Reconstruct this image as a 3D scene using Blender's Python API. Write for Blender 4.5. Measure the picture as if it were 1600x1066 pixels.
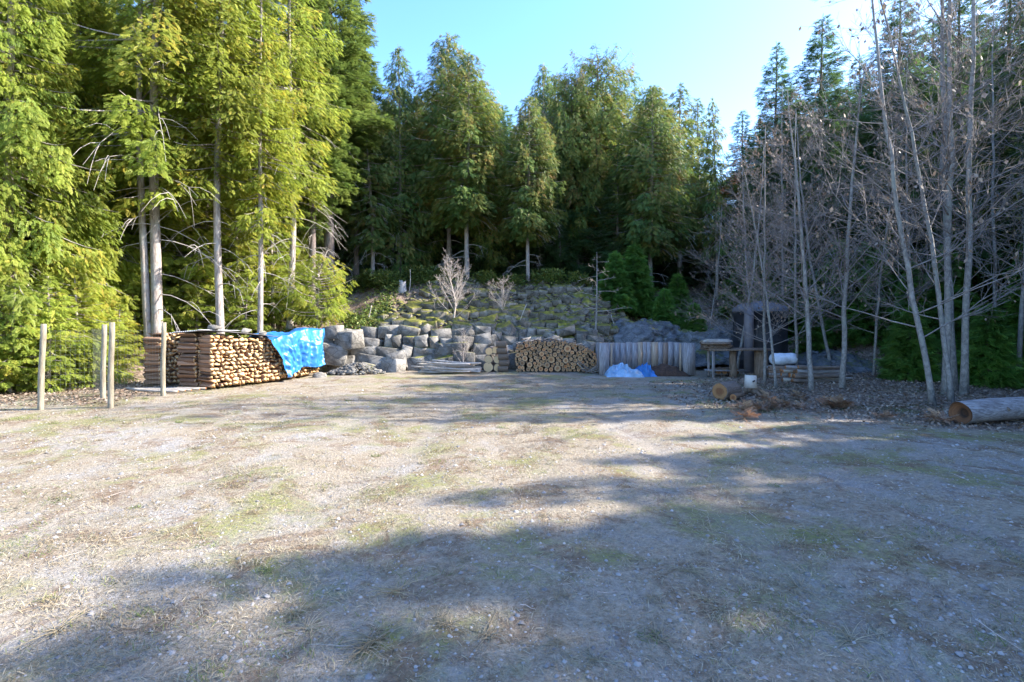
import bpy, math, random
import numpy as np
from mathutils import Vector, Matrix
C = bpy.context.scene
COL = C.collection
R = math.radians
for o in list(bpy.data.objects): bpy.data.objects.remove(o)

# ---------------------------------------------------------------- camera, sky, sun, exposure
FP = 800.0; HZ = 500.0; CH = 1.6
cam = bpy.data.cameras.new('camera'); camo = bpy.data.objects.new('camera', cam); COL.objects.link(camo)
camo.location = (0, 0, CH); camo.rotation_euler = (R(90), 0, 0)
cam.lens = 18.0; cam.sensor_width = 36.0; cam.shift_y = -33/1600.0
cam.clip_start = 0.05; cam.clip_end = 1500
C.camera = camo
C.render.resolution_x, C.render.resolution_y = 1024, 682
SUN_EL = R(35); SUN_AZ = R(84)      # azimuth clockwise from +Y
sdir = Vector((math.sin(SUN_AZ)*math.cos(SUN_EL), math.cos(SUN_AZ)*math.cos(SUN_EL), math.sin(SUN_EL)))
w = bpy.data.worlds.new('World'); C.world = w; w.use_nodes = True
nt = w.node_tree; nt.nodes.clear()
sky = nt.nodes.new('ShaderNodeTexSky'); sky.sky_type = 'NISHITA'; sky.sun_disc = False
sky.sun_elevation = SUN_EL; sky.sun_rotation = SUN_AZ
sky.air_density = 1.0; sky.dust_density = 0.9; sky.ozone_density = 2.0
bg = nt.nodes.new('ShaderNodeBackground'); bg.inputs[1].default_value = 0.15
wo = nt.nodes.new('ShaderNodeOutputWorld')
hs_ = nt.nodes.new('ShaderNodeHueSaturation'); hs_.inputs["Saturation"].default_value = 1.25; hs_.inputs['Hue'].default_value = 0.507
nt.links.new(sky.outputs[0], hs_.inputs['Color']); nt.links.new(hs_.outputs[0], bg.inputs[0]); nt.links.new(bg.outputs[0], wo.inputs[0])
sl = bpy.data.lights.new('sun', 'SUN'); sl.energy = 3.8; sl.angle = R(0.53); sl.color = (1, 0.93, 0.82)
so = bpy.data.objects.new('sun', sl); COL.objects.link(so)
so.rotation_euler = (-sdir).to_track_quat('-Z', 'Y').to_euler(); so.location = sdir*60
C.view_settings.view_transform = 'Standard'; C.view_settings.look = 'None'
C.view_settings.exposure = 2.2; C.view_settings.gamma = 1.0
C.render.engine = 'CYCLES'
C.cycles.max_bounces = 5; C.cycles.diffuse_bounces = 4; C.cycles.glossy_bounces = 2
C.cycles.transmission_bounces = 3; C.cycles.transparent_max_bounces = 4
C.cycles.caustics_reflective = False; C.cycles.caustics_refractive = False

def PX(px, Y): return (px-800.0)/FP*Y
def PZ(py, Y): return CH+(HZ-py)/FP*Y

# ---------------------------------------------------------------- materials
MATS = {}
class NT:
    def __init__(s, name):
        s.m = bpy.data.materials.new(name); s.m.use_nodes = True; s.t = s.m.node_tree
        s.t.nodes.clear(); s.out = s.n('ShaderNodeOutputMaterial'); MATS[name] = s.m
        s.p = s.n('ShaderNodeBsdfPrincipled'); s.l(s.p.outputs[0], s.out.inputs[0])
    def n(s, t, **k):
        x = s.t.nodes.new(t)
        for a, b in k.items(): setattr(x, a, b)
        return x
    def l(s, a, b): s.t.links.new(a, b)
    def noise(s, vec, scale, detail=4, rough=0.55, dist=0.0):
        x = s.n('ShaderNodeTexNoise'); x.inputs['Scale'].default_value = scale; x.inputs['Detail'].default_value = detail
        x.inputs['Roughness'].default_value = rough; x.inputs['Distortion'].default_value = dist
        if vec is not None: s.l(vec, x.inputs['Vector'])
        return x.outputs['Fac']
    def voro(s, vec, scale, out='Distance', feature='F1'):
        x = s.n('ShaderNodeTexVoronoi', feature=feature); x.inputs['Scale'].default_value = scale
        if vec is not None: s.l(vec, x.inputs['Vector'])
        return x.outputs[out]
    def ramp(s, fac, stops):
        x = s.n('ShaderNodeValToRGB'); e = x.color_ramp.elements
        while len(e) < len(stops): e.new(0.5)
        for i, (p, c) in enumerate(stops):
            e[i].position = p; e[i].color = (*c, 1) if not isinstance(c, float) else (c, c, c, 1)
        s.l(fac, x.inputs[0]); return x.outputs[0]
    def mix(s, f, a, b, mode='MIX'):
        x = s.n('ShaderNodeMix', data_type='RGBA', blend_type=mode)
        for v, i in ((f, 0), (a, 6), (b, 7)):
            if isinstance(v, (int, float)): x.inputs[i].default_value = v if i == 0 else (v, v, v, 1)
            elif isinstance(v, tuple): x.inputs[i].default_value = (*v, 1)
            else: s.l(v, x.inputs[i])
        return x.outputs[2]
    def math(s, op, a, b=0.0, c=None):
        x = s.n('ShaderNodeMath', operation=op)
        for i, v in enumerate((a, b, c)):
            if v is None: continue
            if isinstance(v, (int, float)): x.inputs[i].default_value = v
            else: s.l(v, x.inputs[i])
        return x.outputs[0]
    def bump(s, h, strength=0.5, dist=0.02):
        x = s.n('ShaderNodeBump'); x.inputs['Strength'].default_value = strength; x.inputs['Distance'].default_value = dist
        s.l(h, x.inputs['Height']); s.l(x.outputs[0], s.p.inputs['Normal']); return x
    def scalev(s, vec, sc):
        x = s.n('ShaderNodeMapping'); x.inputs['Scale'].default_value = sc; s.l(vec, x.inputs[0]); return x.outputs[0]
    def pos(s): return s.n('ShaderNodeNewGeometry').outputs['Position']
    def obj(s): return s.n('ShaderNodeTexCoord').outputs['Object']
    def rnd(s): return s.n('ShaderNodeObjectInfo').outputs['Random']
    def attr(s, a): return s.n('ShaderNodeAttribute', attribute_name=a).outputs['Fac']
    def col(s, c): s.l(c, s.p.inputs['Base Color'])
    def rough(s, v): s.p.inputs['Roughness'].default_value = v; return s

def foliage(name, stops, trans=0.28, var=0.35, brown=None):
    m = NT(name); a = m.attr('tint')
    c = m.ramp(a, stops)
    n = m.noise(m.pos(), 0.9, 3)
    c = m.mix(1.0, c, m.ramp(n, [(0.3, 1-var), (0.7, 1+var*0.3)]), 'MULTIPLY')
    r = m.ramp(m.rnd(), [(0, (1.0, 0.9, 0.8)), (0.5, (0.85, 0.95, 1.0)), (1, (1.1, 1.05, 0.8))])
    c = m.mix(0.5, c, m.mix(1.0, c, r, 'MULTIPLY'))
    m.col(c); m.rough(0.55); m.p.inputs['Specular IOR Level'].default_value = 0.3
    tr = m.n('ShaderNodeBsdfTranslucent'); m.l(c, tr.inputs[0])
    mx = m.n('ShaderNodeMixShader'); mx.inputs[0].default_value = trans
    m.l(m.p.outputs[0], mx.inputs[1]); m.l(tr.outputs[0], mx.inputs[2]); m.l(mx.outputs[0], m.out.inputs[0])
    return m.m
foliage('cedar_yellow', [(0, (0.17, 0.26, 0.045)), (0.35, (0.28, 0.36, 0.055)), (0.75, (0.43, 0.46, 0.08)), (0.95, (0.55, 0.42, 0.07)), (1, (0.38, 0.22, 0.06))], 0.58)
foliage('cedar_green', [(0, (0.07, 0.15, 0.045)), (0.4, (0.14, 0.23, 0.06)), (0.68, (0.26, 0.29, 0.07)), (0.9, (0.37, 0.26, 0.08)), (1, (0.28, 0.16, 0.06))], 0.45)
foliage('fir_green', [(0, (0.05, 0.115, 0.03)), (0.6, (0.19, 0.25, 0.055)), (1, (0.29, 0.33, 0.08))], 0.48)
foliage('hemlock_green', [(0, (0.06, 0.13, 0.05)), (0.6, (0.12, 0.21, 0.07)), (1, (0.20, 0.27, 0.09))], 0.48)
foliage('young_green', [(0, (0.11, 0.25, 0.05)), (0.6, (0.19, 0.37, 0.07)), (1, (0.30, 0.44, 0.10))], 0.45)
foliage('salal', [(0, (0.06, 0.10, 0.025)), (0.5, (0.13, 0.19, 0.045)), (0.85, (0.25, 0.27, 0.07)), (1, (0.30, 0.18, 0.08))], 0.3)
foliage('dead_leaf', [(0, (0.14, 0.085, 0.055)), (0.5, (0.31, 0.215, 0.155)), (1, (0.50, 0.40, 0.32))], 0.15)
foliage('bracken', [(0, (0.20, 0.10, 0.06)), (0.5, (0.32, 0.19, 0.12)), (1, (0.42, 0.29, 0.20))], 0.2)
foliage('dry_grass', [(0, (0.20, 0.14, 0.08)), (0.45, (0.34, 0.27, 0.17)), (0.8, (0.48, 0.42, 0.31)), (0.9, (0.22, 0.24, 0.07)), (1, (0.14, 0.19, 0.045))], 0.15)

def bark(name, a, b, c, sc=(9, 9, 1.6), bump=0.6, lichen=None):
    m = NT(name); v = m.scalev(m.obj(), sc)
    n = m.noise(v, 3.0, 6, 0.65, 0.6)
    col = m.ramp(n, [(0.3, a), (0.5, b), (0.7, c)])
    if lichen:
        col = m.mix(m.ramp(m.noise(m.obj(), 2.2, 5), [(0.52, 0.0), (0.62, 0.8)]), col, lichen)
    if name == 'split_side': col = m.mix(1.0, col, m.ramp(m.rnd(), [(0, (0.55, 0.5, 0.48)), (0.35, (1.0, 1.0, 1.0)), (0.7, (1.5, 1.3, 1.1)), (1, (1.7, 1.7, 1.7))]), 'MULTIPLY')
    m.col(col); m.rough(0.85); m.bump(n, bump, 0.03); return m.m
bark('cedar_bark', (0.16, 0.12, 0.10), (0.32, 0.27, 0.24), (0.48, 0.43, 0.39), lichen=(0.36, 0.35, 0.33))
bark('fir_bark', (0.07, 0.055, 0.048), (0.16, 0.125, 0.11), (0.27, 0.22, 0.20), lichen=(0.20, 0.19, 0.17))
bark('alder_bark', (0.10, 0.095, 0.09), (0.22, 0.205, 0.195), (0.36, 0.34, 0.32), (5, 5, 3.5), 0.5, lichen=(0.24, 0.25, 0.22))
bark('twig', (0.12, 0.10, 0.09), (0.21, 0.18, 0.165), (0.31, 0.275, 0.26), (3, 3, 3), 0.1)
bark('dead_limb', (0.30, 0.26, 0.23), (0.42, 0.38, 0.35), (0.55, 0.50, 0.46), (3, 3, 3), 0.1)
bark('pale_twig', (0.30, 0.25, 0.22), (0.45, 0.38, 0.34), (0.58, 0.52, 0.47), (3, 3, 3), 0.1)
bark('pole_wood', (0.20, 0.17, 0.14), (0.33, 0.29, 0.25), (0.47, 0.43, 0.38), (2, 9, 9), 0.3)
bark('log_bark', (0.06, 0.045, 0.035), (0.16, 0.12, 0.10), (0.28, 0.235, 0.20), (1.6, 9, 9), 0.7)
bark('big_log_bark', (0.09, 0.07, 0.065), (0.27, 0.25, 0.25), (0.42, 0.41, 0.42), (1.1, 11, 11), 0.9)
bark('stump_bark', (0.07, 0.05, 0.035), (0.17, 0.12, 0.085), (0.28, 0.2, 0.15), (9, 9, 1.6), 0.7)
bark('split_side', (0.10, 0.05, 0.03), (0.24, 0.13, 0.075), (0.40, 0.26, 0.165), (1.3, 14, 14), 0.5)
bark('weather_board', (0.12, 0.10, 0.10), (0.27, 0.25, 0.26), (0.42, 0.40, 0.41), (14, 14, 1.2), 0.4)
bark('post_wood', (0.13, 0.11, 0.08), (0.23, 0.20, 0.145), (0.34, 0.30, 0.23), (10, 10, 1.2), 0.3)

def cut_end(name, a, b, c, sap=None):
    m = NT(name); o = m.obj()
    r = m.rnd()
    n = m.noise(o, 30, 3)
    g = m.n('ShaderNodeSeparateXYZ'); m.l(o, g.inputs[0])
    rad = m.math('SQRT', m.math('ADD', m.math('MULTIPLY', g.outputs[1], g.outputs[1]), m.math('MULTIPLY', g.outputs[2], g.outputs[2])))
    rings = m.math('SINE', m.math('MULTIPLY', m.math('ADD', rad, m.math('MULTIPLY', n, 0.012)), 420.0))
    col = m.mix(m.ramp(rings, [(0.0, 0.0), (1, 0.35)]), b, a)
    col = m.mix(m.ramp(n, [(0.45, 0.0), (0.7, 0.55)]), col, c)
    col = m.mix(1.0, col, m.ramp(r, [(0, (0.75, 0.68, 0.6)), (0.35, (1.0, 0.9, 0.78)), (0.7, (1.12, 1.0, 0.85)), (1, (1.15, 0.85, 0.6))]), 'MULTIPLY')
    m.col(col); m.rough(0.8); m.bump(n, 0.3, 0.005); return m.m
cut_end('cut_fresh', (0.50, 0.31, 0.14), (0.68, 0.50, 0.29), (0.76, 0.64, 0.46))
cut_end('cut_round', (0.30, 0.17, 0.085), (0.50, 0.33, 0.19), (0.42, 0.24, 0.12))
cut_end('cut_dark', (0.07, 0.035, 0.02), (0.24, 0.13, 0.06), (0.10, 0.045, 0.02))
for nm, c0, c1, c2 in (('cut_round', (0.34, 0.17, 0.08), (0.52, 0.36, 0.21), (0.24, 0.14, 0.07)), ('cut_dark', (0.20, 0.09, 0.04), (0.33, 0.19, 0.09), (0.09, 0.045, 0.025)), ('cut_log', (0.03, 0.02, 0.015), (0.17, 0.10, 0.055), (0.06, 0.035, 0.02))):
    m = NT(nm); o = m.obj(); n = m.noise(o, 5, 5); g = m.n('ShaderNodeSeparateXYZ'); m.l(o, g.inputs[0]); k_ = 5.9 if nm == 'cut_log' else 1.0
    rad = m.math('MULTIPLY', m.math('SQRT', m.math('ADD', m.math('MULTIPLY', g.outputs[1], g.outputs[1]), m.math('MULTIPLY', g.outputs[2], g.outputs[2]))), k_)
    rad = m.math('ADD', rad, m.math('MULTIPLY', m.math('SUBTRACT', n, 0.5), 0.5))
    col = m.ramp(rad, [(0.0, c2 if nm == 'cut_log' else c0), (0.35, c0), (0.6, c1), (0.85, c1), (1.0, c2)])
    rg = m.math('SINE', m.math('MULTIPLY', rad, 38.0)); col = m.mix(1.0, col, m.ramp(rg, [(0, 0.82), (1, 1.05)]), 'MULTIPLY')
    col = m.mix(1.0, col, m.ramp(m.rnd(), [(0, (0.62, 0.58, 0.55)), (0.3, (0.95, 0.85, 0.75)), (0.7, (1.15, 1.0, 0.85)), (1, (1.2, 0.82, 0.6))]), 'MULTIPLY')
    m.col(col); m.rough(0.85); m.bump(m.noise(o, 14, 4), 0.4, 0.01)
cut_end('cut_white', (0.42, 0.41, 0.42), (0.6, 0.6, 0.62), (0.5, 0.48, 0.48))

def rockmat(name, cols, moss=0.5, mosscol=(0.16, 0.15, 0.02)):
    m = NT(name); p = m.pos()
    n = m.noise(p, 3.0, 8, 0.62)
    n2 = m.noise(p, 14, 5, 0.6); ck = m.voro(m.scalev(p, (1, 1, 1.6)), 2.6, 'Distance', 'DISTANCE_TO_EDGE')
    c = m.ramp(n, [(0.3, cols[0]), (0.5, cols[1]), (0.72, cols[2])])
    c = m.mix(1.0, c, m.ramp(m.rnd(), [(0, 0.75), (1, 1.2)]), 'MULTIPLY')
    c = m.mix(m.ramp(n2, [(0.55, 0.0), (0.75, 0.5)]), c, (0.30, 0.30, 0.29))
    c = m.mix(1.0, c, m.ramp(ck, [(0.0, 0.35), (0.02, 0.8), (0.06, 1.0)]), 'MULTIPLY')
    if moss > 0:
        g = m.n('ShaderNodeNewGeometry'); s = m.n('ShaderNodeSeparateXYZ'); m.l(g.outputs['Normal'], s.inputs[0])
        mn = m.noise(p, 0.85, 5, 0.7)
        f = m.math('ADD', m.math('MULTIPLY', s.outputs[2], 0.62), m.math('MULTIPLY', mn, 1.3))
        f = m.math('ADD', f, m.math('MULTIPLY', n2, 0.3))
        mk = m.ramp(f, [(0.5, 0.0), (1.0, 1.0)])
        mk = m.ramp(f, [(max(0, 1.42-moss*0.5)/2, 0.0), (max(0, 1.56-moss*0.5)/2, 1.0)]) if False else m.math('MULTIPLY', m.math('SUBTRACT', f, 1.55-moss*0.5), 6.0)
        cl = m.n('ShaderNodeClamp'); m.l(mk, cl.inputs[0])
        mc = m.ramp(m.noise(p, 6, 4), [(0.35, (0.07, 0.075, 0.015)), (0.55, mosscol), (0.75, (0.30, 0.27, 0.03))])
        c = m.mix(cl.outputs[0], c, mc)
    m.col(c); m.rough(0.9); m.bump(m.math('ADD', n, m.math('MULTIPLY', n2, 0.5)), 0.7, 0.05); return m.m
rockmat('boulder_stone', ((0.05, 0.046, 0.041), (0.15, 0.137, 0.12), (0.29, 0.268, 0.24)), 0.55)
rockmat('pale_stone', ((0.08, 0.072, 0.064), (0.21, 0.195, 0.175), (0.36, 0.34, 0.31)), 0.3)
rockmat('rubble_stone', ((0.06, 0.05, 0.038), (0.165, 0.143, 0.11), (0.30, 0.27, 0.22)), 0.98)
rockmat('bedrock', ((0.045, 0.05, 0.056), (0.10, 0.108, 0.12), (0.19, 0.195, 0.205)), 0.42, (0.10, 0.10, 0.02))
rockmat('gravel_stone', ((0.22, 0.215, 0.21), (0.34, 0.33, 0.33), (0.5, 0.5, 0.5)), 0)

def plain(name, col, rough=0.7, metal=0.0, var=0.2, sc=4.0, bump=0.1):
    m = NT(name); n = m.noise(m.obj(), sc, 5)
    m.col(m.mix(1.0, col, m.ramp(n, [(0.3, 1-var), (0.7, 1+var)]), 'MULTIPLY')); m.rough(rough); m.p.inputs['Metallic'].default_value = metal
    m.bump(n, bump, 0.02); return m.m
plain('tarp_blue', (0.022, 0.155, 0.42), 0.42, 0, 0.35, 5, 0.25)
plain('tarp_pale', (0.20, 0.33, 0.48), 0.45, 0, 0.3, 5, 0.3)
plain('sheet_metal', (0.52, 0.53, 0.55), 0.45, 0.3, 0.2)
plain('dark_sheet', (0.16, 0.15, 0.15), 0.7, 0, 0.3)
plain('tank_black', (0.020, 0.022, 0.030), 0.55, 0, 0.3)
plain('tank_dome', (0.13, 0.14, 0.175), 0.6, 0, 0.35, 3)
plain('tank_pipe', (0.15, 0.14, 0.16), 0.6, 0, 0.2)
plain('white_wrap', (0.62, 0.68, 0.78), 0.5, 0, 0.15, 9, 0.5)
plain('wire', (0.22, 0.23, 0.22), 0.5, 0.7, 0.1)
plain('compost', (0.060, 0.030, 0.018), 0.95, 0, 0.5, 20, 1.0)
plain('house_rust', (0.42, 0.14, 0.06), 0.8, 0, 0.15)
plain('house_blue', (0.25, 0.42, 0.55), 0.7, 0, 0.1)
plain('house_roof', (0.20, 0.12, 0.10), 0.8, 0, 0.2)
plain('glass_dark', (0.05, 0.07, 0.09), 0.1, 0, 0.1)

# ---------------------------------------------------------------- numpy helpers
def lerp(a, b, t): return a+(b-a)*t
def smooth(t): t = np.clip(t, 0, 1); return t*t*(3-2*t)
_rs = np.random.RandomState(7); _LAT = _rs.rand(256, 256)
def vnoise(x, y):
    xi = np.floor(x).astype(int); yi = np.floor(y).astype(int); fx = smooth(x-xi); fy = smooth(y-yi)
    a = _LAT[xi % 256, yi % 256]; b = _LAT[(xi+1) % 256, yi % 256]; c = _LAT[xi % 256, (yi+1) % 256]; d = _LAT[(xi+1) % 256, (yi+1) % 256]
    return lerp(lerp(a, b, fx), lerp(c, d, fx), fy)-0.5
def fbm(x, y, o=4):
    s = 0; a = 1
    for i in range(o): s = s+a*vnoise(x*(2**i)+17.3*i, y*(2**i)+9.1*i); a *= 0.5
    return s

BND = np.array([(-80, 8), (-30, 10.3), (-16, 11.6), (-11.5, 12.4), (-9.6, 13.6), (-7.9, 15.3), (-5.9, 16.3), (-2, 16.35), (3, 16.7), (7, 17.3), (10, 16.4), (11.6, 13.5), (12.6, 10), (13.6, 5), (16, -10), (20, -60)], float)
def edge_dist(x, y):
    x = np.asarray(x, float); y = np.asarray(y, float); best = np.full(x.shape, 1e9)
    for (ax, ay), (bx, by) in zip(BND[:-1], BND[1:]):
        dx, dy = bx-ax, by-ay; t = np.clip(((x-ax)*dx+(y-ay)*dy)/(dx*dx+dy*dy), 0, 1)
        best = np.minimum(best, np.hypot(x-ax-t*dx, y-ay-t*dy))
    poly = np.vstack([BND, [(-80, -60)]]); ins = np.zeros(x.shape, bool); j = len(poly)-1
    for i in range(len(poly)):
        xi, yi = poly[i]; xj, yj = poly[j]
        with np.errstate(divide='ignore', invalid='ignore'):
            c = ((yi > y) != (yj > y)) & (x < (xj-xi)*(y-yi)/((yj-yi) if yj != yi else 1e-9)+xi)
        ins ^= c; j = i
    return np.where(ins, -best, best)
def track(x, y):
    out = 0
    for (a, b, c) in ((-5.2, 0.55, -0.028), (-3.7, 0.55, -0.028), (2.3, -0.18, 0.012), (3.9, -0.18, 0.012)):
        xc = a+b*y+c*y*y+0.12*np.sin(y*0.9+a); out = np.maximum(out, np.exp(-((x-xc)/0.16)**2)*(0.5+0.9*np.clip(vnoise(x*0.9, y*0.6)+.4, 0, 1)))
    return out*smooth((13-y)/3)
def ground_z(x, y):
    x = np.asarray(x, float); y = np.asarray(y, float); d = edge_dist(x, y); D = np.maximum(d, 0)
    n = fbm(x*0.35, y*0.35)
    zc = smooth(D/0.7)*1.0+0.44*np.clip(D-0.5, 0, 5.2)+0.12*np.maximum(D-5.7, 0)
    zl = 0.52*np.clip(D, 0, 5.6)*smooth(D/2.0+0.3)+0.16*np.maximum(D-5.6, 0)
    zr = 0.36*np.clip(D, 0, 18)*smooth(D/2.5+0.2)+0.1*np.maximum(D-18, 0)
    wl = smooth((-5.2-x)/1.6); wr = smooth((x-3.0)/3.0)
    far_l = smooth((-10.5-x)/4.0)
    zl = zl*lerp(1, 0.45, far_l)
    z = zc*(1-wl)*(1-wr)+zl*wl+zr*wr
    z = z+n*0.35*smooth(D/3.0)
    z = z+fbm(x*0.22+5, y*0.22, 3)*0.06+fbm(x*1.3, y*1.3, 3)*0.022+fbm(x*5, y*5, 2)*0.010*smooth((12-y)/6)-0.028*track(x, y)
    return z
def gz(x, y): return float(ground_z(np.array([x]), np.array([y]))[0])

def build(name, V, F, mats, parent=None, smooth_=False, mi=None, tint=None, loc=None):
    """V (n,3) array, F list of arrays (m,k) of equal-size faces."""
    V = np.asarray(V, np.float32)
    F = [np.asarray(f, np.int32) for f in (F if isinstance(F, list) else [F]) if len(f)]
    me = bpy.data.meshes.new(name); me.vertices.add(len(V)); me.vertices.foreach_set('co', V.ravel())
    nl = sum(f.size for f in F); nf = sum(len(f) for f in F)
    me.loops.add(nl); me.polygons.add(nf)
    me.loops.foreach_set('vertex_index', np.concatenate([f.ravel() for f in F]))
    tot = np.concatenate([np.full(len(f), f.shape[1], np.int32) for f in F])
    st = np.zeros(nf, np.int32); st[1:] = np.cumsum(tot)[:-1]
    me.polygons.foreach_set('loop_start', st)
    me.polygons.foreach_set('loop_total', tot)
    if mi is not None: me.polygons.foreach_set('material_index', np.asarray(mi, np.int32))
    if smooth_: me.polygons.foreach_set('use_smooth', np.ones(nf, bool))
    if tint is not None:
        a = me.attributes.new('tint', 'FLOAT', 'POINT'); a.data.foreach_set('value', np.asarray(tint, np.float32))
    for m in (mats if isinstance(mats, (list, tuple)) else [mats]): me.materials.append(MATS[m])
    me.update(calc_edges=True); me.validate()
    o = bpy.data.objects.new(name, me); COL.objects.link(o)
    if parent: o.parent = parent
    if loc is not None: o.location = loc
    return o
def tag(o, label=None, cat=None, group=None, kind=None):
    if label: o['label'] = label
    if cat: o['category'] = cat
    if group: o['group'] = group
    if kind: o['kind'] = kind
    return o
def empty(name, loc=(0, 0, 0), label=None, cat=None, group=None, rot=None):
    o = bpy.data.objects.new(name, None); COL.objects.link(o); o.location = loc
    o.empty_display_size = 0.2
    if rot: o.rotation_euler = rot
    return tag(o, label, cat, group)
def copy_tree(o, parent=None):
    c = o.copy(); COL.objects.link(c)
    if parent: c.parent = parent
    for ch in list(o.children): copy_tree(ch, c)
    return c

class MB:
    """collects pieces: quads and triangles with material index and tint"""
    def __init__(s): s.V = []; s.Q = []; s.T = []; s.qm = []; s.tm = []; s.t = []; s.n = 0
    def add(s, V, Q=None, T=None, m=0, tint=0.5):
        V = np.asarray(V, float)
        if Q is not None and len(Q): Q = np.asarray(Q, int); s.Q.append(Q+s.n); s.qm.append(np.full(len(Q), m))
        if T is not None and len(T): T = np.asarray(T, int); s.T.append(T+s.n); s.tm.append(np.full(len(T), m))
        s.V.append(V); s.t.append(np.full(len(V), tint) if np.isscalar(tint) else tint); s.n += len(V)
    def build(s, name, mats, parent=None, smooth_=False, loc=None):
        F = []; mi = []
        if s.Q: F.append(np.vstack(s.Q)); mi.append(np.concatenate(s.qm))
        if s.T: F.append(np.vstack(s.T)); mi.append(np.concatenate(s.tm))
        return build(name, np.vstack(s.V), F, mats, parent, smooth_, np.concatenate(mi), np.concatenate(s.t), loc)
    def tube(s, P, rad, k=6, m=0, cap=True, tint=0.5):
        P = np.asarray(P, float); n = len(P); rad = np.broadcast_to(np.asarray(rad, float), (n,))
        T = np.gradient(P, axis=0); T /= np.linalg.norm(T, axis=1)[:, None]+1e-9
        ref = np.array([0, 0, 1.0]) if abs(T[:, 2]).mean() < 0.75 else np.array([1.0, 0, 0])
        A = np.cross(T, ref); A /= np.linalg.norm(A, axis=1)[:, None]+1e-9; B = np.cross(T, A)
        a = np.linspace(0, 2*np.pi, k, endpoint=False)
        V = P[:, None, :]+rad[:, None, None]*(np.cos(a)[None, :, None]*A[:, None, :]+np.sin(a)[None, :, None]*B[:, None, :])
        i = np.arange(n-1)[:, None]*k; j = np.arange(k)[None, :]; j2 = (j+1) % k
        Q = np.stack([i+j, i+j2, i+k+j2, i+k+j], -1).reshape(-1, 4)
        V = V.reshape(-1, 3); T3 = None
        if cap:
            V = np.vstack([V, P[:1], P[-1:]]); c0 = n*k; jj = np.arange(k)
            T3 = np.vstack([np.stack([np.full(k, c0), (jj+1) % k, jj], -1), np.stack([np.full(k, c0+1), (n-1)*k+jj, (n-1)*k+(jj+1) % k], -1)])
        s.add(V, Q, T3, m, tint)
    def box(s, c, size, rz=0.0, m=0, rot=None, jit=0.0, rng=None):
        h = np.array(size)/2.0
        V = np.array([(x, y, z) for z in (-1, 1) for y in (-1, 1) for x in (-1, 1)], float)*h
        if jit and rng is not None: V += rng.uniform(-jit, jit, V.shape)
        if rot is None: rot = np.array([[math.cos(rz), -math.sin(rz), 0], [math.sin(rz), math.cos(rz), 0], [0, 0, 1]])
        V = V@np.asarray(rot).T+np.array(c)
        s.add(V, [(0, 2, 3, 1), (4, 5, 7, 6), (0, 1, 5, 4), (2, 6, 7, 3), (0, 4, 6, 2), (1, 3, 7, 5)], None, m)

def inst(unit, faces, O, X, Y, Z, S):
    """place n copies of unit verts (m,3): returns V,(n*k,4)"""
    n, m = len(O), len(unit)
    V = O[:, None, :]+S[:, None, None]*(unit[None, :, 0:1]*X[:, None, :]+unit[None, :, 1:2]*Y[:, None, :]+unit[None, :, 2:3]*Z[:, None, :])
    F = faces[None]+np.arange(n)[:, None, None]*m
    return V.reshape(-1, 3), F.reshape(-1, faces.shape[1])
def nrm(a): return a/(np.linalg.norm(a, axis=-1, keepdims=True)+1e-9)

def frond_unit(kind, pairs, seed=0):
    r = np.random.RandomState(seed); V = []; F = []
    def leaf(b, d, L, W, up):
        b = np.array(b); d = nrm(np.array(d, float)); s = np.array([-d[1], d[0], 0])*W; n = len(V)
        m = b+d*L*0.45
        V.extend([b, m-s+[0, 0, up], b+d*L+[0, 0, -0.15*L], m+s+[0, 0, up]]); F.append((n, n+1, n+2, n+3))
    for i in range(pairs):
        t = (i+0.4)/pairs
        if kind == 'cedar':
            L = 0.42*(1-0.55*t)*r.uniform(0.8, 1.2); ang = R(r.uniform(28, 50)); W = 0.042
            for sg in (-1, 1):
                leaf((t*0.85, 0, -0.12*t*t), (math.cos(ang), sg*math.sin(ang), -0.2*t), L, W, r.uniform(-0.03, 0.03))
        else:
            L = 0.30*(1-0.5*t)*r.uniform(0.8, 1.2); ang = R(r.uniform(45, 70)); W = 0.055
            for sg in (-1, 1):
                leaf((t*0.85, 0, 0), (math.cos(ang), sg*math.sin(ang), r.uniform(-0.2, 0.45)), L, W, r.uniform(-0.05, 0.05))
    leaf((0.7, 0, -0.08), (1, 0, -0.1), 0.38, 0.06, 0)
    return np.array(V, float), np.array(F, int)

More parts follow.
